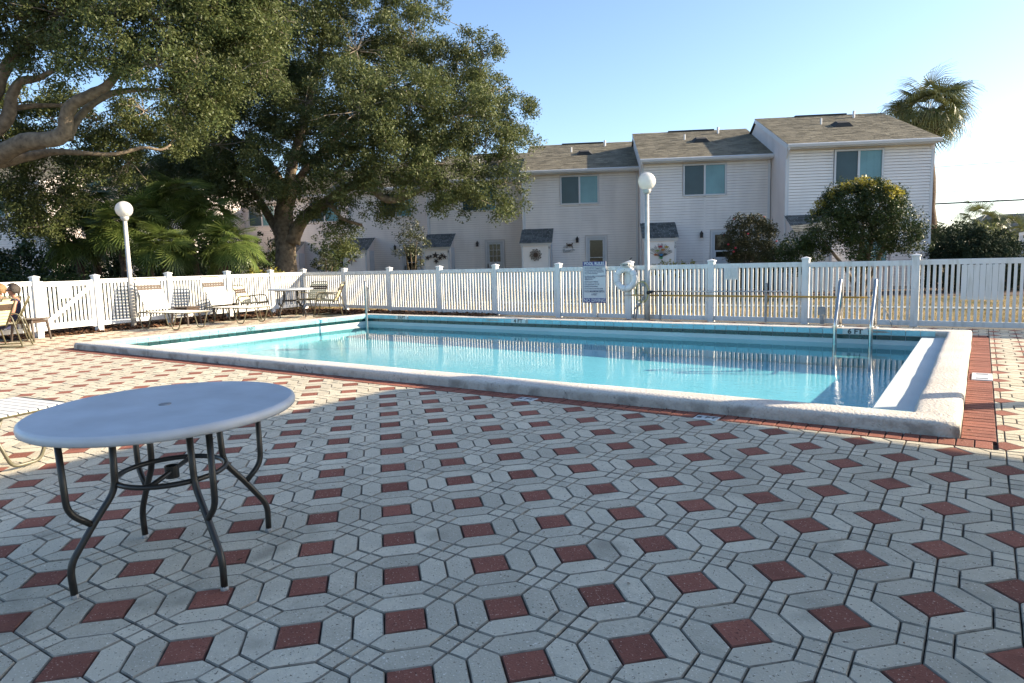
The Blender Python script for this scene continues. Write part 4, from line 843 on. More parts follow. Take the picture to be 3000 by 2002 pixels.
OAK_B = [(-16.5, 18.7, 10.9, 1.5), (-16.3, 18.6, 8.8, 1.39), (-15.4, 19.7, 8.1, 1.18), (-14.0, 19.4, 8.0, 0.85), (-14.0, 19.9, 7.0, 1.04), (-13.8, 20.5, 6.2, 0.83), (-13.5, 18.7, 5.0, 1.05), (-12.9, 18.9, 3.8, 0.61), (-14.1, 17.8, 5.9, 1.41), (-14.3, 17.5, 4.4, 1.3), (-13.5, 17.9, 3.5, 0.76), (-14.9, 16.7, 6.3, 1.59), (-15.3, 16.2, 4.5, 1.48), (-14.8, 17.0, 3.4, 0.76), (-16.2, 16.6, 3.2, 0.78), (-17.1, 16.7, 8.2, 1.88), (-15.8, 15.4, 5.9, 1.65), (-16.6, 15.3, 4.2, 1.27), (-17.5, 15.8, 3.0, 0.89), (-17.9, 16.6, 2.4, 0.69), (-18.4, 15.6, 6.6, 1.77), (-19.5, 16.4, 8.9, 1.97), (-17.9, 14.2, 4.4, 1.26), (-17.8, 14.9, 3.2, 0.76), (-20.0, 14.4, 5.7, 1.55), (-21.5, 14.5, 4.8, 1.39), (-22.9, 14.3, 5.4, 1.3), (-22.1, 15.8, 8.5, 2.05), (-18.0, 17.8, 11.6, 2.31), (-18.3, 19.6, 8.5, 2.01), (-16.8, 20.3, 6.2, 1.76), (-18.7, 19.0, 5.7, 1.88), (-20.2, 17.9, 5.8, 1.88), (-22.1, 17.5, 7.4, 1.92), (-16.0, 21.6, 7.5, 1.28), (-24.1, 13.9, 4.5, 0.96), (-21.5, 13.7, 4.2, 1.0), (-23.6, 13.2, 3.7, 1.0), (-20.6, 13.8, 4.1, .8), (-22.7, 12.7, 4.7, .8), (-25.2, 12.9, 4.6, .9), (-20.6, 14.9, 8.6, 1.6), (-21.3, 14.0, 7.0, 1.4), (-19.6, 14.6, 7.4, 1.4), (-20.3, 15.4, 10.6, 1.7), (-22.4, 14.6, 10.2, 1.7), (-26.2, 13.3, 5.8, 1.11), (-25.1, 14.0, 5.5, 1.11), (-24.2, 14.6, 5.7, 1.11), (-28.0, 13.2, 5.1, 1.15), (-23.3, 14.5, 4.5, 0.96), (-25.6, 14.1, 4.4, 1.0), (-21.6, 15.0, 4.4, 1.06), (-12.9, 19.8, 5.4, 0.68), (-13.1, 20.4, 6.5, 0.64), (-12.5, 18.6, 3.2, 0.54), (-13.0, 18.2, 3.1, 0.65), (-14.0, 17.5, 3.1, 0.65), (-19.5, 14.5, 3.8, 1.0), (-21.3, 13.9, 3.8, 0.91), (-13.1, 19.0, 4.5, 0.78), (-14.6, 19.7, 8.7, 0.69), (-18.1, 15.7, 10.1, 1.84), (-20.0, 12.6, 6.0, 1.14), (-19.8, 13.3, 5.1, 1.06)]
OAK_L = [[(-19.45, 15.2, -.05, .52), (-19.489, 15.253, 0.394, 0.43), (-19.548, 15.339, 1.314, 0.36), (-19.616, 15.419, 2.234, 0.33), (-19.684, 15.499, 3.154, 0.3), (-19.66, 15.562, 3.498, 0.27)],
[(-19.341, 15.482, 2.1, 0.26), (-18.874, 15.646, 2.886, 0.2), (-17.92, 15.875, 3.396, 0.17), (-17.152, 16.085, 3.791, 0.15), (-16.456, 16.315, 3.806, 0.14), (-15.931, 16.37, 3.394, 0.12), (-15.408, 16.593, 3.317, 0.1), (-14.793, 17.051, 3.621, 0.07), (-14.27, 17.454, 3.981, 0.04)],
[(-19.655, 15.55, 3.2, 0.25), (-19.838, 15.521, 4.077, 0.2), (-20.338, 15.403, 4.793, 0.17), (-20.932, 15.205, 5.402, 0.14), (-21.612, 15.043, 5.802, 0.1), (-22.037, 14.869, 6.632, 0.06)],
[(-19.636, 15.563, 3.2, 0.23), (-19.311, 15.539, 4.259, 0.18), (-19.082, 15.708, 5.256, 0.15), (-18.852, 16.033, 6.49, 0.12), (-18.789, 16.512, 7.894, 0.09), (-18.827, 16.956, 9.554, 0.06)],
[(-19.617, 15.576, 3.2, 0.2), (-19.519, 16.136, 4.328, 0.15), (-18.944, 16.914, 5.387, 0.12), (-18.084, 17.761, 6.435, 0.09), (-16.873, 18.579, 7.317, 0.06), (-15.597, 19.284, 7.929, 0.04)],
[(-19.65, 15.38, 2.2, 0.2), (-20.248, 15.333, 2.951, 0.14), (-20.859, 15.171, 3.904, 0.11), (-21.575, 14.662, 4.611, 0.08), (-22.372, 13.942, 5.071, 0.06), (-23.245, 13.386, 5.327, 0.04)],
[(-18.887, 15.515, 2.882, 0.1), (-17.68, 15.654, 3.257, 0.08), (-17.294, 15.854, 2.806, 0.06), (-17.031, 16.489, 2.593, 0.04)]]
oak('oak_tree', 'large spreading oak with dark trunk behind the fence corner', (-19.45, 15.2, 0), OAK_B, OAK_L, M['oak_leaf'], 22, 165, .046, 3, (.22, .5))
LO_B = [(-18.0, 7.4, 6.9, 0.99), (-16.7, 7.7, 6.8, 0.96), (-15.3, 8.0, 6.5, 1.0), (-15.0, 8.8, 6.6, 1.11), (-14.6, 9.7, 6.8, 1.14), (-14.3, 10.5, 6.9, 1.02), (-17.8, 7.5, 6.0, 0.69), (-15.8, 7.5, 5.7, 0.71), (-15.2, 7.9, 5.6, 0.79), (-14.5, 8.4, 5.5, 0.86), (-14.2, 9.2, 5.6, 0.89), (-14.0, 10.0, 5.6, 0.76), (-14.9, 9.2, 4.9, 0.69), (-14.6, 9.8, 4.9, 0.7), (-14.4, 10.9, 6.0, 0.73), (-18.2, 7.4, 8.0, 1.22), (-16.9, 8.3, 8.0, 1.22), (-15.4, 9.3, 7.9, 1.22), (-14.0, 10.2, 7.7, 1.07), (-19.2, 6.6, 7.1, 1.37), (-20.6, 6.8, 5.8, 1.22), (-21.3, 8.3, 2.9, 0.55), (-20.9, 8.5, 2.5, 0.5), (-21.6, 8.2, 3.7, 0.64), (-20.7, 8.8, 3.4, 0.55), (-21.4, 8.6, 5.8, 0.73), (-20.4, 9.3, 5.6, 0.73), (-19.6, 9.7, 4.6, 0.64), (-20.0, 9.3, 4.0, 0.55), (-18.7, 10.4, 5.5, 0.91), (-17.9, 10.8, 4.8, 0.73), (-19.5, 10.3, 4.2, 0.65), (-14.2, 10.2, 6.4, .9), (-14.6, 11.0, 7.4, 1.0), (-16.2, 8.0, 7.6, 1.0), (-17.3, 7.6, 7.3, 1.0), (-21.0, 8.0, 4.6, .7), (-22.2, 8.4, 5.0, .9), (-22.6, 8.2, 3.4, .7), (-21.9, 8.9, 2.6, .6), (-21.5, 8.3, 4.2, 0.64), (-21.3, 9.0, 4.1, 0.7), (-20.6, 9.6, 4.3, 0.65), (-21.7, 8.7, 3.3, 0.61), (-20.9, 9.2, 3.1, 0.56), (-21.6, 8.0, 2.7, 0.55), (-20.7, 9.0, 5.3, 0.73), (-19.8, 9.7, 5.3, 0.73), (-19.0, 10.1, 5.0, 0.73), (-21.4, 8.5, 4.9, 0.64)]
LO_L = [[(-19.8, 5.3, -.05, .6), (-19.802, 5.345, 0.586, 0.5), (-19.804, 5.551, 2.1, 0.45), (-19.533, 5.879, 3.151, 0.42), (-18.923, 6.362, 3.663, 0.36), (-18.303, 6.82, 3.947, 0.29), (-17.64, 7.052, 4.138, 0.27), (-17.031, 7.348, 4.179, 0.25), (-16.79, 7.534, 4.342, 0.24), (-16.663, 7.541, 4.653, 0.2), (-16.441, 7.601, 4.883, 0.17), (-16.066, 7.754, 5.033, 0.15), (-15.663, 7.925, 5.179, 0.13), (-15.36, 8.044, 5.434, 0.1), (-15.063, 8.172, 5.791, 0.06)],
[(-16.821, 7.6, 4.2, 0.14), (-16.851, 7.911, 4.736, 0.12), (-16.564, 8.286, 5.165, 0.11), (-16.164, 8.7, 5.329, 0.08), (-15.722, 9.25, 5.385, 0.05), (-15.138, 9.916, 5.586, 0.03)],
[(-19.6, 5.9, 3.0, .32), (-19.477, 6.203, 3.474, 0.3), (-18.766, 6.973, 3.799, 0.26), (-18.482, 7.43, 3.957, 0.22), (-18.184, 7.893, 4.095, 0.15), (-17.732, 8.439, 4.069, 0.1), (-17.505, 8.959, 4.088, 0.09), (-17.266, 9.512, 4.281, 0.08), (-17.112, 9.855, 4.247, 0.07), (-17.05, 10.1, 4.4, 0.04)],
[(-19.533, 5.879, 3.151, 0.3), (-18.932, 6.82, 4.393, 0.25), (-18.678, 7.168, 4.79, 0.2), (-18.487, 7.246, 5.306, 0.16), (-18.223, 7.341, 5.582, 0.13), (-17.678, 7.469, 5.593, 0.1), (-17.145, 7.603, 5.715, 0.06)],
[(-19.5, 5.95, 3.4, 0.26), (-18.78, 6.903, 5.139, 0.22), (-18.435, 7.105, 5.793, 0.18), (-18.083, 7.279, 6.211, 0.14), (-17.435, 7.536, 6.657, 0.09), (-16.85, 7.885, 7.201, 0.05)],
[(-18.741, 7.282, 5.045, 0.1), (-18.515, 7.693, 5.158, 0.08), (-18.252, 8.243, 5.213, 0.05)]]
oak('oak_tree', 'leafy oak reaching in from the left edge on thick crooked limbs', (-19.8, 5.3, 0), LO_B, [[(a_, b_, c_, r_ * (.72 if i_ != 2 else .5)) for a_, b_, c_, r_ in l_] for i_, l_ in enumerate(LO_L)], M['oak_leaf2'], 44, 125, .039, 5, (.2, .4))

# fan palms
def fan_mesh(seed, n=24, spread=230, L=.62, droop=.10, pet=.5, w=.015, bend=.75):
    r = random.Random(seed); mb = MB()
    mb.tube([(0, 0, 0), (0, pet * .5, .03), (0, pet, 0)], [.010, .008, .006], 5, caps=False)
    for i in range(n):
        a = R_(-spread / 2 + spread * i / (n - 1)) + r.uniform(-.03, .03); l = L * (1 - .25 * abs(i / (n - 1) - .5) * 2) * r.uniform(.9, 1.05); d = Vector((math.sin(a), math.cos(a), 0)); s = Vector((math.cos(a), -math.sin(a), 0)); o0 = Vector((0, pet, 0))
        q = [0, .35, .7, 1]; ww = [.006, w, w * .8, .001]; zz = [0, .03, .0, -droop * l * r.uniform(.3, 1)]
        vs = []
        for k in range(4): c = o0 + d * (l * q[k]) + Vector((0, 0, zz[k])); vs += [c - s * ww[k] + Vector((0, 0, .004 * (k > 0))), c + s * ww[k] - Vector((0, 0, .004 * (k > 0)))]
        Rb = Matrix.Rotation(-bend, 3, 'X'); vs = [Rb @ (q_ - o0) + o0 for q_ in vs]
        mb.add(vs, [(0, 1, 3, 2), (2, 3, 5, 4), (4, 5, 7, 6)])
    return mb.mesh('frond')
fans = [fan_mesh(k) for k in range(3)]
for f_ in fans: f_.materials.append(M['fan_leaf'])
def fan_palm(base, crown, label, nf, seed, scale=1.0, meshes=fans, tr=.11, trunk_mat='palm_bark', name='fan_palm', lo=-.5, hi=1.0):
    r = random.Random(seed); t = empty(name, base, 0, label, 'palm'); c = Vector(crown) - Vector(base)
    P = [(0, 0, -.05), tuple(c * .35 + Vector((r.uniform(-.1, .1), r.uniform(-.1, .1), 0))), tuple(c * .7), tuple(c)]
    pts = []; 
    for i in range(13): u = i / 12; k = min(int(u * 3), 2); v = u * 3 - k; pts.append((*(Vector(P[k]) * (1 - v) + Vector(P[k + 1]) * v), tr * r.uniform(.85, 1.2)))
    MB().tube([p[:3] for p in pts], [p[3] for p in pts], 8).build('trunk', M[trunk_mat], t, True)
    for i in range(nf):
        el = math.asin(lo + (hi - lo) * (i + .5) / nf) * .95; az = i * 2.399 + r.uniform(-.3, .3); o = link('frond', meshes[i % len(meshes)], None, t, tuple(c + Vector((0, 0, r.uniform(-.1, .05)))))
        o.rotation_euler = (Matrix.Rotation(az, 3, 'Z') @ Matrix.Rotation(el, 3, 'X') @ Matrix.Rotation(r.uniform(-.7, .7), 3, 'Y')).to_euler(); s = scale * r.uniform(.85, 1.12); o.scale = (s, s, s)
    return t
FP = [((-17.75, 11.2, 0), (-17.304, 11.763, 2.0), 'bushy fan palm right of the group, bright round fronds above the second lounger', 40, 1, 1.12),
      ((-18.55, 10.45, 0), (-18.584, 10.64, 1.95), 'fan palm in the middle of the group with its trunk showing above the fence', 40, 2, 1.12),
      ((-19.9, 10.2, 0), (-20.47, 10.41, 2.5), 'leaning fan palm behind the left globe lamp', 36, 3, 1.15),
      ((-21.8, 10.0, 0), (-22.2, 9.975, 2.3), 'fan palm at the left of the group, by the townhouse door', 36, 4, 1.2),
      ((-19.9, 12.4, 0), (-20.246, 12.169, 3.5), 'tall shaded fan palm at the back of the group under the oak', 36, 5, 1.25),
      ((-23.0, 10.9, 0), (-23.182, 10.767, 3.5), 'tall shaded fan palm at the back left of the group', 36, 6, 1.3),
      ((-19.3, 12.8, 0), (-19.502, 12.592, 2.9), 'shaded fan palm between the oak trunk and the bright front palms', 34, 7, 1.2),
      ((-20.6, 11.2, 0), (-20.728, 11.277, 2.9), 'fan palm in the thick of the group behind the two front ones', 34, 8, 1.2)]
for a_, b_, c_, d_, e_, f_ in FP: fan_palm(a_, (b_[0], b_[1], b_[2] - .15), c_, d_ + 8, e_, f_ * .88, lo=-.62)
# cabbage palm behind the end house, two far palms
cab = [fan_mesh(20 + k, 30, 260, .85, .55, .85, .018, .3) for k in range(3)]
for f_ in cab: f_.materials.append(M['cab_leaf'])
cp = fan_palm((-1.72, 34.4, 0), (-2.12, 34.55, 7.05), 'tall cabbage palm with drooping grey green fronds behind the end house', 60, 9, 1.16, cab, .22, 'palm_bark', 'cabbage_palm', -.82, 1.0)
MB().lathe([(.2, -1.1), (.34, -.6), (.42, -.1), (.3, .15), (.1, .3)], (-.36, .14, 6.75), 10).build('boot_sheath', M['palm_bark'], cp, True)
fan_palm((-.25, 60.9, 0), (-.249, 60.883, 3.3), 'small far palm above the dark hedge at the right', 20, 10, 1.35, cab, .22, name='far_palm')
fan_palm((1.65, 62.0, 0), (1.614, 62.053, 2.4), 'small far palm beside the low grey roof at the right edge', 20, 11, 1.35, cab, .25, name='far_palm')

# shrubs
def shrub(name, label, base, blobs, leafm, per, n, size, seed, stems=5, cat='shrub', cr=(.12, .24), stem_r=.03, extra=None, top_tip=None):
    t = empty(name, base, 0, label, cat); r = random.Random(seed); C, Rr = crown_clumps(blobs, per, seed, cr, .72)
    o = leaves('foliage', C, Rr, np.full(len(C), n), size, leafm, t, seed=seed, flat=.85, hollow=.2); o['kind'] = 'stuff'
    zc = min(b_[2] for b_ in blobs)
    for i in range(stems):
        b_ = blobs[r.randrange(len(blobs))]; a = r.uniform(0, 6.28); limb([(math.cos(a) * .08, math.sin(a) * .08, -.02, stem_r), (b_[0] * .3 + r.uniform(-.08, .08), b_[1] * .3 + r.uniform(-.08, .08), zc * .45, stem_r * .8), (b_[0] * .7, b_[1] * .7, b_[2] * .8, stem_r * .6), (b_[0], b_[1], b_[2] + b_[3] * .3, stem_r * .25)], 'stem', t, M['bark'], 6)
    return t, C
t, C = shrub('camellia_bush', 'round dark camellia bush dotted with red flowers beside the house door', (-6.1, 22.5, 0), [(0, 0, 1.75, .82), (.1, 0, 1.2, .72), (-.15, -.1, 2.1, .55), (.3, 0, 2.05, .55), (-.35, 0, 1.4, .5)], M['camellia_leaf'], 260, 34, .034, 21, 6, cr=(.1, .2))
for k in range(14):
    a = rng.uniform(0, 6.28); zz = rng.uniform(1.0, 2.5); rr = .84 * math.sqrt(max(.1, 1 - ((zz - 1.7) / .95) ** 2)); MB().lathe([(.01, -.02), (.035, 0), (.03, .025), (.01, .035)], (math.cos(a) * rr, math.sin(a) * rr, zz), 7).build('flower', M['flower'], t)
shrub('laurel_bush', 'low rounded dark green bush between the camellia and the big round tree', (-4.85, 22.75, 0), [(0, 0, 1.25, .62), (-.45, 0, 1.15, .5), (.45, 0, 1.15, .5), (.1, .1, 1.55, .4)], M['bush_leaf'], 220, 32, .042, 22, 5)
t, C = shrub('round_tree', 'clipped round evergreen tree with yellow new growth in front of the end house', (-2.95, 22.85, 0), [(0, 0, 2.35, 1.05), (-.85, -.1, 2.05, .75), (.85, .1, 1.95, .78), (-.45, 0, 2.75, .7), (.5, 0, 2.7, .72), (1.25, .1, 1.6, .5), (-1.15, 0, 1.65, .5), (.1, 0, 3.0, .5), (.2, 0, 1.7, .8)], M['bush_leaf'], 230, 46, .034, 23, 7, 'tree', (.12, .24), .07)
tc = []
for k in range(150):
    x = rng.uniform(-1.3, 1.0); zz = 3.35 - .34 * (x * 1.15) ** 2 + rng.uniform(-.18, .12); tc.append((x, rng.uniform(-.6, .5), zz - .05))
o = leaves('yellow_tips', np.array(tc), np.full(len(tc), .10), np.full(len(tc), 22), .045, M['tips_leaf'], t, seed=24, hollow=.0, flat=1.3); o['kind'] = 'stuff'
shrub('dome_hedge', 'big dark clipped dome of hedge right of the end house', (-.4, 26.4, 0), [(0, 0, .95, 1.15), (-.5, 0, .7, .95), (.6, 0, .7, 1.0), (.05, .1, 1.35, .8), (1.05, .1, .45, .75)], M['hedge_leaf'], 170, 36, .045, 25, 3)
shrub('hedge_bush', 'taller dark hedge behind the dome, against the bright sky', (-.9, 31.2, 0), [(0, 0, 1.3, 1.2), (-1.0, 0, 1.4, 1.05), (1.0, 0, 1.0, 1.15), (1.9, 0, .6, 1.0)], M['hedge_leaf'], 70, 30, .07, 26, 3, cr=(.2, .35))
shrub('far_hedge', 'far yellow green bushes under the small palm at the right', (2.0, 50, 0), [(-1, 0, 1.2, 1.3), (-2.2, 0, 1.8, 1.2), (.3, 0, .9, 1.2)], M['cab_leaf'], 30, 24, .12, 27, 2, cr=(.3, .5))
shrub('crape_shrub', 'grey green multi stemmed shrub beside the starfish closet', (-17.75, 19.6, 0), [(0, 0, 2.2, .62), (-.3, 0, 1.9, .45), (.35, 0, 2.0, .45), (0, 0, 2.65, .4), (.2, .1, 1.5, .35)], M['grey_leaf'], 95, 22, .045, 28, 9, cr=(.14, .26))
shrub('holly_bush', 'dark leafy bush beside the dragonfly closet under the oak', (-21.05, 18.7, 0), [(0, 0, 2.1, .75), (.3, 0, 1.6, .65), (-.3, 0, 1.5, .6), (.1, 0, 1.0, .5)], M['bush_leaf'], 95, 26, .05, 29, 6)
shrub('bonsai_shrub', 'small flat topped shrub just above the fence near the oak trunk', (-19.0, 16.6, 0), [(0, 0, 1.45, .3), (-.35, 0, 1.35, .22), (.35, 0, 1.3, .22)], M['grey_leaf'], 300, 18, .035, 30, 4, cr=(.08, .14))
shrub('low_hedge', 'low dark green hedge behind the left fence under the palms', (-20.6, 9.2, 0), [(0, 0, .7, .6), (-1.1, 0, .7, .65), (-2.2, 0, .75, .7), (-3.2, -.3, .8, .7), (1.0, .4, .6, .6)], M['bush_leaf'], 130, 26, .05, 31, 3)
shrub('low_hedge', 'low dark hedge running close behind the left fence from the gate', (-17.4, 7.6, 0), [(0, 0, .5, .5), (-.1, 1.0, .5, .5), (-.2, 2.0, .5, .5), (.1, -1.0, .5, .5), (.1, -2.0, .5, .5), (-.4, 3.0, .5, .5), (-.5, 4.2, .5, .5), (.1, -3.0, .5, .5)], M['bush_leaf'], 130, 26, .045, 34, 4)
for k, (x, y, hh, lb) in enumerate(((-28.6, 9.0, 3.4, 'tall dark shaded evergreen shrub at the left edge behind the palms'), (-27.0, 11.0, 3.0, 'dark shaded evergreen shrub behind the lamp and palms'), (-25.6, 12.9, 3.2, 'dark shaded evergreen shrub between the palms and the far left houses'), (-24.0, 14.6, 2.6, 'dark shaded shrub left of the oak trunk'))):
    shrub('evergreen_shrub', lb, (x, y, 0), [(0, 0, hh * .5, 1.0), (-.8, -.4, hh * .45, .9), (.8, .4, hh * .45, .9), (0, 0, hh * .78, .85), (.5, .3, hh * .25, .8), (-.5, -.3, hh * .25, .8)], M['bush_leaf'], 55, 34, .07, 60 + k, 4, cr=(.2, .36))
shrub('yellow_shrub', 'small yellow green shrub behind the fence under the right fan palm', (-17.5, 12.9, 0), [(0, 0, .95, .45), (.4, .1, .85, .4)], M['tips_leaf'], 150, 24, .04, 32, 3)
shrub('trunk_hedge', 'mid green hedge left of the oak trunk behind the fence', (-20.9, 15.6, 0), [(0, 0, 1.1, .9), (-1.3, -.5, 1.2, .9), (-.4, .5, 1.9, .8)], M['bush_leaf'], 70, 30, .06, 33, 3)
for k, (x, y) in enumerate(((-9.6, 23.9), (-8.9, 24.1), (-3.0, 22.3))):
    shrub('garden_plant', ['leafy yellow green plant beside the closet of number ten', 'sprawling plant between closet and door of number ten', 'small dark shrub at the foot of the round tree'][k], (x, y, 0), [(0, 0, .85 if k < 2 else 1.0, .35), (.25, 0, 1.0 if k < 2 else .9, .25)], M['tips_leaf'] if k < 2 else M['bush_leaf'], 150, 20, .05, 40 + k, 3, cr=(.1, .18))

# ------------------------------------------------------------------ right background: far wall, roof, wires
fw = empty('privacy_fence', (1.2, 33.0, 0), R_(3), 'pale grey board privacy fence at the far right', 'fence')
for i in range(22): MB().bev((.1 + i * .2, 0, .82), (.195, .03, 1.64), .004).build('board', M['trim'], fw)
for i in range(3): MB().bev((.0 + i * 2.0, -.04, .9), (.12, .12, 1.8), .004).build('post', M['trim'], fw)
MB().bev((2.2, -.02, 1.62), (4.4, .07, .1), .004).build('top_rail', M['trim'], fw)
sdh = empty('low_shed', (2.6, 39, 0), R_(8), 'low building with a pale sloping roof at the right edge', 'shed')
MB().bb(0, 6, 0, 4, 0, 1.95).build('wall', M['siding_side'], sdh); mb = MB(); mb.add([(-.5, -.5, 1.95), (6.5, -.5, 2.75), (6.5, 4.5, 2.75), (-.5, 4.5, 1.95), (-.5, -.5, 2.1), (6.5, -.5, 2.9), (6.5, 4.5, 2.9), (-.5, 4.5, 2.1)], [(3, 2, 1, 0), (0, 1, 5, 4), (1, 2, 6, 5), (2, 3, 7, 6), (3, 0, 4, 7), (4, 5, 6, 7)]); mb.build('roof', M['trim'], sdh)
fb = empty('far_building', (0.5, 95, 0), R_(5), 'long grey far building low behind the palms at the right edge', 'building')
MB().bb(0, 40, 0, 12, 0, 3.2).build('wall', M['far_wall'], fb); MB().bb(-.6, 40.6, -.6, 12.6, 3.2, 5.2).build('roof', M['far_wall'], fb)
for i in range(6): MB().bb(2 + i * 6, 3.4 + i * 6, -.05, .02, .9, 2.4).build('window', M['glass_dark'], fb)
def wire(z0, z1, y, r, label, sag=.4):
    pts = [(-30 + 90 * t, y + 8 * t, z0 + (z1 - z0) * t - sag * math.sin(math.pi * t)) for t in [k / 24 for k in range(25)]]
    tag(MB().tube(pts, r, 5).build('power_line', M['black_plastic']), label, 'power line')
wire(4.5, 4.5, 48, .045, 'thick dark power line crossing low right of the end house')
wire(6.9, 7.6, 52, .012, 'thin upper wire against the pale sky at the right')
wire(5.3, 5.4, 50, .012, 'thin middle wire just above the thick power line')

# ------------------------------------------------------------------ covered pavilion to the right of the camera (out of frame; throws the shade)
pv = empty('pavilion', (1.22, 9.73, 0), R_(-5), 'open pavilion with a flat roof on posts right of the pool', 'pavilion')
MB().bb(0, 8, -8, 0, 3.16, 3.3).build('roof', M['fascia'], pv); MB().bb(-.02, 8.02, -8.02, .02, 3.02, 3.157).build('fascia', M['trim'], pv)
for y in (-1.2, -4.2, -7.2):
    for x in (1.3, 7): MB().bev((x, y, 1.45), (.15, .15, 3.14), .01).build('post', M['trim'], pv)

# ------------------------------------------------------------------ furniture
def strap_mesh(w, d, t=.006): return MB().bev((0, 0, 0), (w, d, t), .0015).mesh('strap')
def strap_objs(me, m): 
    me = me.copy(); me.materials.clear(); me.materials.append(m); return me
def make_chair(label, tube='olive', sm='strap_cream', sb='strap_brown'):
    c = empty('strap_chair', (0, 0, 0), 0, label, 'chair', 'strap patio chairs'); T = M[tube]
    for sx in (-1, 1):
        x = sx * .29
        MB().tube(arc_path([(x, -.40, .012), (x, -.25, .57), (x, .20, .60), (x, .33, .012)], .09, 5), .0125, 8).build('arm_and_legs', T, c, True)
        MB().tube([(x, -.41, .012), (x, .34, .012)], .0125, 8).build('runner', T, c, True)
    MB().tube(arc_path([(-.25, -.17, .36), (-.25, -.40, .85), (.25, -.40, .85), (.25, -.17, .36)], .07), .0125, 8).build('back_frame', T, c, True)
    MB().tube(arc_path([(-.25, -.2, .40), (-.25, .27, .42), (.25, .27, .42), (.25, -.2, .40)], .05), .0125, 8).build('seat_frame', T, c, True)
    for y in (-.18, .24): MB().tube([(-.29, y, .40), (.29, y, .40)], .011, 6).build('stretcher', T, c, True)
    s0 = strap_mesh(.53, .048); a_, b_ = strap_objs(s0, M[sm]), strap_objs(s0, M[sb])
    for i in range(7): link('seat_strap', a_, None, c, (0, -.14 + i * .062, .422 + i * .0018 - .012 * math.sin(i / 6 * math.pi)), (R_(2), 0, 0))
    for i in range(8):
        t = .12 + i * .105; link('back_strap', b_ if i in (5, 6) else a_, None, c, (0, -.17 - .23 * t + .012, .36 + .49 * t), (R_(-64.6 + 180), 0, 0))
    return c
def make_lounger(label, tube='olive'):
    c = empty('chaise_lounger', (0, 0, 0), 0, label, 'lounger', 'white strap chaise loungers'); T = M[tube]; zs = .36
    MB().tube(arc_path([(-.3, -.25, zs), (-.3, 1.25, zs), (.3, 1.25, zs), (.3, -.25, zs)], .07), .014, 8).build('seat_frame', T, c, True)
    MB().tube([(-.3, -.25, zs), (.3, -.25, zs)], .014, 8).build('head_bar', T, c, True)
    an = R_(62); bl = .80; bt = lambda s: (-math.cos(an) * s, zs + .02 + math.sin(an) * s)
    MB().tube(arc_path([(-.27, *bt(0)), (-.27, *bt(bl)), (.27, *bt(bl)), (.27, *bt(0))], .07), .014, 8).build('back_frame', T, c, True)
    for sx in (-1, 1):
        x = sx * .31
        for y in (-.12, .85): MB().tube(arc_path([(x, y - .14, zs - .01), (x, y - .02, .014), (x, y + .16, .014), (x, y + .30, zs - .01)], .05), .0125, 8).build('leg', T, c, True)
        MB().tube([(x * .9, *bt(.42)), (x * .9, -.24, zs - .02)], .010, 6).build('back_prop', T, c, True)
    s0 = strap_mesh(.64, .052, .012); w_, br = strap_objs(s0, M['strap_white']), strap_objs(strap_mesh(.59, .05, .010), M['strap_brown']); wb = strap_objs(strap_mesh(.59, .05, .010), M['strap_white'])
    for i in range(19): link('seat_strap', w_, None, c, (0, .04 + i * .064, zs + .01), (0, 0, 0))
    for i in range(12):
        s = .06 + i * .0605; y, z = bt(s); link('back_strap', br if i in (8, 9) else wb, None, c, (0, y + .012, z + .006), (R_(118) + math.pi, 0, 0))
    return c
def make_side_table(label):
    c = empty('side_table', (0, 0, 0), 0, label, 'side table', 'brown plastic side tables')
    MB().bev((0, 0, .40), (.46, .46, .035), .01).build('top', M['brown_plastic'], c); MB().bb(-.2, .2, -.2, .2, .33, .382).build('apron', M['brown_plastic'], c)
    for x in (-1, 1):
        for y in (-1, 1): MB().tube([(x * .19, y * .19, .38), (x * .22, y * .22, 0)], [.028, .02], 6).build('leg', M['brown_plastic'], c)
    return c
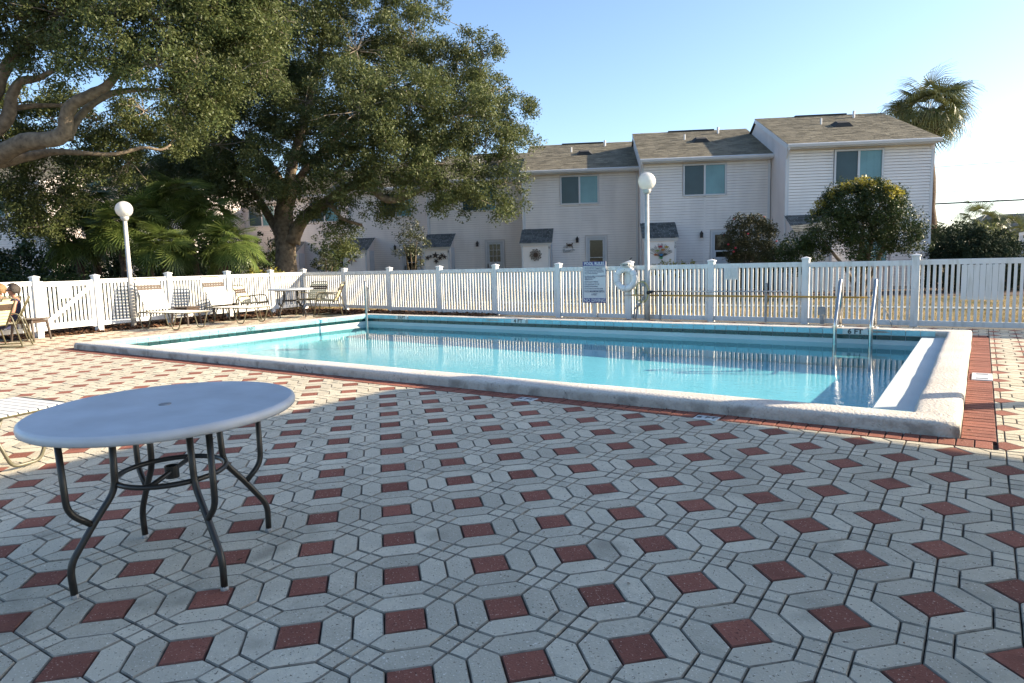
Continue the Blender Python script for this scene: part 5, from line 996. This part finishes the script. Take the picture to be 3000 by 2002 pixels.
def make_table(label, R=.552, H=.735):
    c = empty('patio_table', (0, 0, 0), 0, label, 'table')
    tp = MB(); n = 72; prof = [(.028, H - .03), (R - .05, H - .036), (R - .012, H - .042), (R - .002, H - .034), (R, H - .02), (R - .004, H - .007), (R - .014, H - .001)]
    rim = MB().lathe(prof, n=n).build('rim', M['tablerim'], c, True)
    MB().lathe([(.027, H - .006), (.027, H), (R - .016, H), (R - .0145, H - .004)], n=n).build('tabletop', M['tabletop'], c)
    MB().lathe([(.001, H - .001), (.026, H - .001), (.026, H + .003), (.020, H + .004), (.001, H + .003)], n=18).build('umbrella_cap', M['galv'], c)
    for k in range(4):
        a = R_(-98.5 + 90 * k); d = Vector((math.cos(a), math.sin(a), 0)); P = lambda r_, z: tuple(d * r_ + Vector((0, 0, z)))
        lg = MB().tube(arc_path([P(.43, .006), P(.435, .14), P(.33, .29), P(.235, .41), P(.225, H - .035)], .05, 6), .0145, 10).build('leg', M['bronze'], c, True)
        MB().tube(arc_path([P(.335, .285), P(.42, .36), P(.425, H - .035)], .05, 6), .0135, 10).build('brace', M['bronze'], lg, True)
        MB().lathe([(.017, 0), (.017, .01), (.0145, .02)], P(.43, -.001), 8).build('foot_cap', M['galv'], lg)
    ring = [(.225 * math.cos(t), .225 * math.sin(t), .43) for t in [k * 2 * math.pi / 40 for k in range(40)]]
    MB().tube(ring, .012, 8, closed=True).build('ring_stretcher', M['bronze'], c, True)
    a = R_(-53); MB().tube([(.22 * math.cos(a), .22 * math.sin(a), .43), (-.22 * math.cos(a), -.22 * math.sin(a), .43)], .011, 8).build('cross_bar', M['bronze'], c, True)
    MB().lathe([(.03, .40), (.03, .455), (.024, .455), (.024, .40)], n=16).build('umbrella_collar', M['bronze'], c)
    a = R_(-98.5)
    fr = [(.40 * math.cos(t), .40 * math.sin(t), H - .05) for t in [k * 2 * math.pi / 40 for k in range(40)]]
    MB().tube(fr, .012, 8, closed=True).build('top_frame', M['bronze'], c, True)
    return c
tb = make_table('large round pale blue patio table on dark bronze legs in the foreground'); tb.location = (-2.98, 1.66, dz(1.66) - .001); tb.rotation_euler = (math.atan(SL), 0, 0)
tb2 = copy_tree(tb, (-14.35, 11.35, 0), R_(20), 'small looking round table with chairs in the far corner by the fence'); tb2.rotation_euler = (0, 0, R_(20))
# chairs round the far table
ch = make_chair('cream strap chair at the right of the far table, seen from the side'); ch.location = (-13.72, 12.0, 0); ch.rotation_euler = (0, 0, R_(128))
copy_tree(ch, (-14.75, 12.35, 0), R_(195), 'cream strap chair behind the far table in the fence corner')
copy_tree(ch, (-15.0, 10.72, 0), R_(-62), 'cream strap chair left of the far table, back to the loungers')
copy_tree(ch, (-13.72, 4.62, 0), R_(122), 'empty cream and brown strap chair in front of the seated woman')
cb = copy_tree(ch, (-14.2, 5.08, 0), R_(156), 'strap chair the woman with sunglasses sits in')
cc_ = copy_tree(ch, (-14.93, 5.17, 0), R_(125), 'strap chair at the left edge under the blond person')
# loungers
lg = make_lounger('white strap lounger with raised back beside the left lamp post'); lg.location = (-14.95, 8.28, 0); lg.rotation_euler = (0, 0, R_(-83))
copy_tree(lg, (-14.95, 9.83, 0), R_(-83), 'white strap lounger nearer the far table, second from the lamp post')
fl_ = copy_tree(lg, (-5.58, 1.02, dz(1.6)), R_(7), 'white strap lounger in the foreground half hidden behind the big table'); fl_.rotation_euler = (math.atan(SL), 0, R_(7))
st = make_side_table('brown side table between the two loungers'); st.location = (-15.2, 9.05, 0); st.rotation_euler = (0, 0, R_(20))
copy_tree(st, (-15.45, 10.25, 0), R_(25), 'brown side table between the second lounger and the far table')
copy_tree(st, (-14.9, 5.75, 0), R_(30), 'brown side table beside the seated woman by the gate')

# lamp posts
def lamp(loc, label, H=2.62, clutter=False):
    l = empty('lamp_post', loc, 0, label, 'lamp', 'white globe lamp posts')
    MB().tube([(0, 0, -.02), (0, 0, .85), (0, 0, .86), (0, 0, H)], [.058, .058, .05, .042], 14).build('pole', M['pole'], l, True)
    MB().lathe([(.05, H - .06), (.07, H - .04), (.085, H), (.085, H + .025), (.06, H + .03)], n=16).build('fitter', M['pole'], l, True)
    MB().lathe([(.178 * math.sin(t), H + .185 - .178 * math.cos(t)) for t in [R_(18 + k * 162 / 18 * .997) for k in range(19)]], n=32).build('globe', M['globe'], l, True)
    MB().bev((-.06, -.03, .74), (.07, .09, .13), .006).build('junction_box', M['galv'], l)
    return l
l1 = lamp((-5.70, 13.44, 0), 'globe lamp post in front of the far fence beside the life ring')
for k, dx in enumerate((0, .05)): MB().tube(arc_path([(-.05, -.06, .5 - k * .05), (-.06, -.06, .42), (-.27 + dx, -.05, .20), (-.28 + dx, -.05, -.02)], .06), .014, 7).build('conduit', M['galv'], l1, True)
lamp((-15.62, 8.06, 0), 'globe lamp post behind the first lounger at the left fence', H=2.42)

# pool rules sign
sg = empty('pool_rules_sign', (-6.94, 13.50, 0), 0, 'white and blue pool rules sign on a short post before the fence', 'sign')
MB().bev((0, .028, .6), (.06, .03, 1.2), .004).build('post', M['vinyl'], sg)
MB().bev((0, 0, .77), (.555, .012, .89), .002).build('panel', M['sign_white'], sg)
for z, h in ((1.170, .09), (.375, .10)): MB().bb(-.277, .277, -.0095, -.0062, z - h / 2, z + h / 2).build('blue_band', M['sign_blue'], sg)
for x in (-.274, .274): MB().bb(x - .004, x + .004, -.009, -.0062, .425, 1.125).build('blue_edge', M['sign_blue'], sg)
RX = Matrix.Rotation(R_(90), 4, 'X')
def st_(s, z, size, m, x=0, al='CENTER', sx=1, bold=0): text_mesh('lettering', s, size, m, sg, Matrix.Translation((x, -.0105, z)) @ RX, al, sx, .0006, bold)
st_('POOL RULES', 1.170, .088, M['sign_white'], sx=.98, bold=.0022); st_('NO DIVING', .374, .102, M['sign_white'], sx=.99, bold=.0025)
lines = [('1. NO FOOD OR BEVERAGES IN THE POOL OR', 1.098), ('ON POOL WET DECK. COMMERCIALLY', 1.062), ('BOTTLED WATER IN PLASTIC BOTTLES IS', 1.026), ('ALLOWED ON THE POOL WET DECK FOR', .990), ('POOL PATRON HYDRATION', .954), ('2. NO GLASS OR ANIMALS IN THE FENCED POOL', .900), ('AREA OR 50 FEET FROM', .866), ('UNFENCED POOL', .832), ('3. BATHING LOAD: 17 PERSONS', .778), ('4. POOL HOURS: 8 A.M. TO 10 P.M.', .728), ('5. SHOWER BEFORE ENTERING', .680), ('6. DO NOT SWALLOW THE POOL WATER', .630)]
for s, z in lines: st_(s, z, .0345, M['sign_ink'], -.255 if s[1] == '.' else -.235, 'LEFT', .70, .0004)
st_('POOL MAXIMUM DEPTH:', .572, .062, M['sign_ink'], sx=.70, bold=.001); st_('6 FEET', .505, .062, M['sign_ink'], sx=.8, bold=.001)

# life ring on its hook
lr = empty('life_ring', (-6.19, 13.47, .84), 0, 'white life ring with a bundle of white rope hung before the fence', 'life ring')
mb = MB(); mb.tube([(.205 * math.cos(t), 0, .205 * math.sin(t)) for t in [k * 2 * math.pi / 48 for k in range(48)]], .068, 14, closed=True); mb.build('ring', M['ring'], lr, True)
for a in (20, 110 + 40, 200, 272, 50):
    a = R_(a); c = Vector((.205 * math.cos(a), 0, .205 * math.sin(a))); d = Vector((math.cos(a), 0, math.sin(a)))
    MB().tube([c + (d * math.cos(t) + Vector((0, 1, 0)) * math.sin(t)) * .071 for t in [k * 2 * math.pi / 16 for k in range(16)]], .006, 5, closed=True).build('band', M['rope'], lr, True)
for k in range(7):
    r1 = rng.uniform(.05, .085); cx_, cz_ = rng.uniform(-.03, .07), .285 + rng.uniform(-.01, .02); ph = rng.uniform(0, 3)
    MB().tube([(cx_ + r1 * 1.2 * math.cos(t), -.03 + .06 * math.sin(t * 2 + ph) + rng.uniform(-.01, .01), cz_ + r1 * .45 * math.sin(t)) for t in [q * 2 * math.pi / 18 for q in range(18)]], .010, 5, closed=True).build('rope_coil', M['rope'], lr, True)
MB().tube([(-.25, -.02, .02), (-.29, -.03, -.1), (-.28, -.03, -.2), (-.3, -.02, -.27)], .006, 5).build('rope_end', M['rope'], lr, True)
MB().tube([(.0, .05, .19), (.0, .0, .18), (.0, -.08, .20)], .008, 6).build('hook', M['galv'], lr)
# poles: leaf skimmer, reach pole, their stands
sk = empty('pool_skimmer_net', (-5.68, 13.36, .55), 0, 'leaf skimmer net on a long silver pole beside the lamp post', 'pool net')
loop = [(-.10 + .145 * math.cos(t), 0, .02 + .21 * math.sin(t)) for t in [k * 2 * math.pi / 28 for k in range(28)]]
MB().tube(loop, .011, 6, closed=True).build('hoop', M['net'], sk, True)
nv = MB()
for k in range(9):
    x = -.10 + .145 * (-.85 + 1.7 * k / 8); hh = .21 * math.sqrt(max(0, 1 - ((x + .10) / .145) ** 2)); nv.tube([(x, 0, .02 - hh), (x, .05, .02), (x, 0, .02 + hh)], .0022, 4)
for k in range(11):
    z = .02 + .21 * (-.88 + 1.76 * k / 10); ww = .145 * math.sqrt(max(0, 1 - ((z - .02) / .21) ** 2)); nv.tube([(-.10 - ww, 0, z), (-.10, .05, z), (-.10 + ww, 0, z)], .0022, 4)
nv.build('netting', M['mesh'], sk)
MB().tube([(.02, 0, .0), (.10, 0, .025), (.16, 0, .03)], [.04, .03, .016], 8).build('socket', M['black_plastic'], sk, True); MB().tube([(.14, 0, .03), (2.76, .05, .035)], .0135, 8).build('handle', M['steel'], sk, True)
yp = empty('reach_pole', (-6.1, 13.47, .498), 0, 'long yellow reach pole lying level along the far fence', 'pole')
MB().tube([(-.12, 0, 0), (0, 0, 0), (.3, 0, 0)], .014, 8).build('tip', M['pole'], yp, True); MB().tube([(.05, 0, 0), (4.48, 0, -.018)], .016, 8).build('pole', M['yellow'], yp, True)
hk = [(4.46, 0, -.018)] + [(4.60 + .30 * (1 - math.cos(t)) * .9, .0, -.01 - .52 * (1 - math.cos(t * 1.0)) * t / 1.6) for t in [k * 1.6 / 10 for k in range(11)]]
MB().tube(hk, .006, 6).build('hook_wire', M['galv'], yp, True)
for x, h in ((-5.41, .80), (-3.32, .74)):
    s = empty('pole_stand', (x, 13.42, 0), 0, 'thin grey stake holding the poles, ' + ('nearest the lamp post' if x < -5 else 'farther right by the ladder'), 'stake')
    MB().bev((0, 0, h / 2), (.035, .035, h), .003).build('stake', M['galv'], s); MB().tube([(0, -.02, h - .2), (0, -.12, h - .21), (0, -.13, h - .17)], .008, 6).build('bracket', M['galv'], s)
nb_ = empty('outlet_box', (-2.34, 13.42, 0), 0, 'small grey outdoor outlet box on a short post behind the ladder', 'outlet box')
MB().bev((0, 0, .235), (.13, .08, .15), .01).build('box', M['galv'], nb_); MB().bb(-.03, .03, -.02, .02, 0, .16).build('post', M['galv'], nb_)
pn = empty('notice', (-4.0, 13.50, .93), 0, 'white paper notices in a clear sleeve on the far fence', 'notice')
for sx in (-1, 1): MB().bev((sx * .056, 0, 0), (.105, .004, .2), .001).build('sheet', M['paper'], pn)
MB().bb(-.13, .13, .004, .008, -.125, .12).build('backing', M['white_plastic'], pn)
# deck depth plates and skimmer lid
for (x, y, s, lb) in ((-3.38, 5.20, '5', 'left'), (-1.72, 5.21, '6', 'right')):
    d_ = empty('depth_plate', (x, y, dz(y) + .003), 0, 'small white deck depth plate ' + ('reading six set in the red brick border' if s == '6' else 'set in the red brick border, left one'), 'depth plate')
    MB().bev((0, 0, 0), (.18, .13, .008), .002).build('plate', M['tile_white'], d_)
    text_mesh('lettering', s + ' FT', .085, M['ink'], d_, Matrix.Translation((0, 0, .0048)), bold=.002)
ld_ = empty('skimmer_lid', (.05, 8.15, .004), R_(0), 'white skimmer lid with slots in the red brick border right of the pool', 'skimmer lid')
MB().bev((0, 0, 0), (.17, .44, .014), .004).build('lid', M['white_plastic'], ld_)
for y in (-.14, .14): MB().bev((0, y, .0075), (.10, .05, .004), .001).build('slot', M['galv'], ld_)
# fallen leaves on deck
V = []; F = []
for k in range(260):
    if rng.random() < .5: x, y = rng.uniform(-12.2, 0), rng.uniform(5.30, 5.385)
    elif rng.random() < .5: x, y = rng.uniform(-.05, .0), rng.uniform(5.4, 11.5)
    else: x, y = rng.uniform(-8, .5), rng.uniform(1.5, 5.2)
    a = rng.uniform(0, 6.28); l = rng.uniform(.006, .018); p = Vector((x, y, dz(y) + .006)); u = Vector((math.cos(a), math.sin(a), rng.uniform(-.2, .4))) * l; v = Vector((-math.sin(a), math.cos(a), rng.uniform(-.2, .3))) * l * .4
    o = len(V); V += [p - u, p - v, p + u, p + v]; F.append((o, o + 1, o + 2, o + 3))
tag(npmesh('leaf_litter', V, F, M['mulch']), 'tiny dead leaves and grit scattered on the pavers by the coping', 'leaf litter', kind='stuff')

# ------------------------------------------------------------------ people
def skinned(name, verts, edges, radii, mat_, parent, root=0, sub=2):
    me = bpy.data.meshes.new(name); me.from_pydata(verts, edges, []); o = link(name, me, mat_, parent)
    sk_ = o.modifiers.new('Skin', 'SKIN'); sk_.use_smooth_shade = True; 
    lay = me.skin_vertices[0] if me.skin_vertices else None
    if lay is None:
        bpy.context.view_layer.objects.active = o; lay = me.skin_vertices[0]
    for i, r in enumerate(radii): lay.data[i].radius = r if isinstance(r, tuple) else (r, r)
    lay.data[root].use_root = True
    s_ = o.modifiers.new('Sub', 'SUBSURF'); s_.levels = sub; s_.render_levels = sub
    dg = bpy.context.evaluated_depsgraph_get(); bpy.context.view_layer.update(); me2 = bpy.data.meshes.new_from_object(o.evaluated_get(bpy.context.evaluated_depsgraph_get())); o.modifiers.clear(); o.data = me2; me2.name = name
    me2.materials.clear(); me2.materials.append(mat_); return o
def ensure_skin(me): pass
def seated(loc, rz, label, hair, top, bottom, shades=False, hair_long=False):
    """seated figure facing +y, hips on a seat at z=.43"""
    p = empty('person', loc, rz, label, 'person'); p.scale = (.88, .88, .88)
    v = []; e = []; r = []
    def add(co, rad, par=None):
        v.append(co); r.append(rad); i = len(v) - 1
        if par is not None: e.append((par, i))
        return i
    hip = add((0, -.10, .50), .13); wa = add((0, -.16, .64), (.115, .10), hip); chst = add((0, -.21, .80), (.14, .105), wa); sh = add((0, -.225, .90), (.10, .075), chst); nk = add((0, -.215, .975), .046, sh); nk2 = add((0, -.20, 1.02), .046, nk)
    jaw = add((0, -.175, 1.055), (.062, .068), nk2); hd = add((0, -.175, 1.115), (.074, .088), jaw); ht = add((0, -.185, 1.17), (.062, .074), hd); tp = add((0, -.19, 1.20), (.03, .035), ht)
    for sx in (-1, 1):
        s1 = add((sx * .16, -.225, .895), .06, sh); el = add((sx * .225, -.17, .66), .045, s1); wr = add((sx * .24, .05, .655), .03, el); ha = add((sx * .235, .12, .65), (.035, .02), wr)
        for q in range(4): f1 = add((sx * .235 + (q - 1.5) * .018, .165 - abs(q - 1.4) * .008, .645), .009, ha); add((sx * .235 + (q - 1.5) * .019, .195 - abs(q - 1.4) * .012, .63), .007, f1)
        t1 = add((sx * .235 - sx * .045, .13, .645), .010, ha); add((sx * .235 - sx * .055, .158, .64), .008, t1)
        th = add((sx * .09, -.02, .49), .085, hip); kn = add((sx * .11, .33, .48), .062, th); an = add((sx * .11, .36, .10), .038, kn); he = add((sx * .11, .34, .045), .04, an); to = add((sx * .115, .50, .03), (.04, .025), he)
    skinned('body', v, e, r, M['skin'], p)
    # shirt
    v2 = [(0, -.10, .47), (0, -.16, .64), (0, -.21, .80), (0, -.225, .905), (-.15, -.225, .90), (.15, -.225, .90), (-.172, -.222, .885), (.172, -.222, .885)]
    skinned('shirt', v2, [(0, 1), (1, 2), (2, 3), (3, 4), (3, 5), (4, 6), (5, 7)], [(.15, .14), (.135, .12), (.16, .125), (.115, .085), .068, .068, .058, .058], M[top], p)
    v3 = [(0, -.10, .49), (-.09, 0, .49), (-.105, .25, .485), (.09, 0, .49), (.105, .25, .485)] + ([(-.11, .36, .16), (.11, .36, .16)] if bottom == 'white_cloth' else [])
    skinned('trousers', v3, [(0, 1), (1, 2), (0, 3), (3, 4)] + ([(2, 5), (4, 6)] if bottom == 'white_cloth' else []), [.145, .098, .08, .098, .08] + ([.06, .06] if bottom == 'white_cloth' else []), M[bottom], p)
    # hair: lumpy cap open at the face
    hm = MB(); n, m = 22, 14; c = Vector((0, -.20, 1.125))
    for i in range(m):
        th_ = math.pi * i / (m - 1) * (.80 if hair_long else .70)
        for k in range(n):
            ph = 2 * math.pi * k / n; fx, fy = math.sin(ph), math.cos(ph); face = min(1, max(0, (fy + .05) / .55)); tt = th_ * (1 - .60 * face); w_ = 1 + .10 * math.sin(k * 2.7 + i * 1.9) * math.sin(i * 1.3) + rng.uniform(-.03, .03)
            hm.v.append(tuple(c + Vector((fx * math.sin(tt) * .122 * w_, fy * math.sin(tt) * .132 * w_, math.cos(tt) * .130 * w_))))
    for i in range(m - 1):
        for k in range(n): hm.f.append((i * n + k, i * n + (k + 1) % n, (i + 1) * n + (k + 1) % n, (i + 1) * n + k))
    hm.build('hair', M[hair], p, True)
    fc = MB(); fc.add([(-.014, -.088, 1.085), (.014, -.088, 1.085), (0, -.068, 1.088), (0, -.088, 1.125)], [(0, 2, 3), (2, 1, 3), (0, 1, 2)]).build('nose', M['skin'], p)
    MB().tube([(-.022, -.105, 1.052), (0, -.098, 1.05), (.022, -.105, 1.052)], .004, 5).build('mouth', mat('lips', (.38, .10, .09), .5), p)
    for sx in (-1, 1):
        MB().lathe([(.004, -.012), (.018, -.008), (.02, .0), (.014, .008), (.004, .01)], (sx * .078, -.18, 1.10), 8).build('ear', M['skin'], p, True)
        if shades: MB().bev((sx * .034, -.092, 1.118), (.058, .016, .036), .006).build('sunglass_lens', M['black_plastic'], p); MB().tube([(sx * .064, -.095, 1.122), (sx * .082, -.18, 1.118)], .005, 5).build('sunglass_arm', M['black_plastic'], p)
        else: MB().lathe([(.003, -.005), (.008, 0), (.003, .005)], (sx * .03, -.094, 1.118), 8).build('eye', M['ink'], p)
    return p
seated((-14.2, 5.08, -.01), R_(156), 'seated woman in dark sleeveless top and sunglasses facing left', 'hair_dark', 'navy', 'navy', shades=True)
seated((-14.93, 5.17, -.01), R_(125), 'seated blond person in white cut off by the left edge', 'hair_blond', 'white_cloth', 'white_cloth')
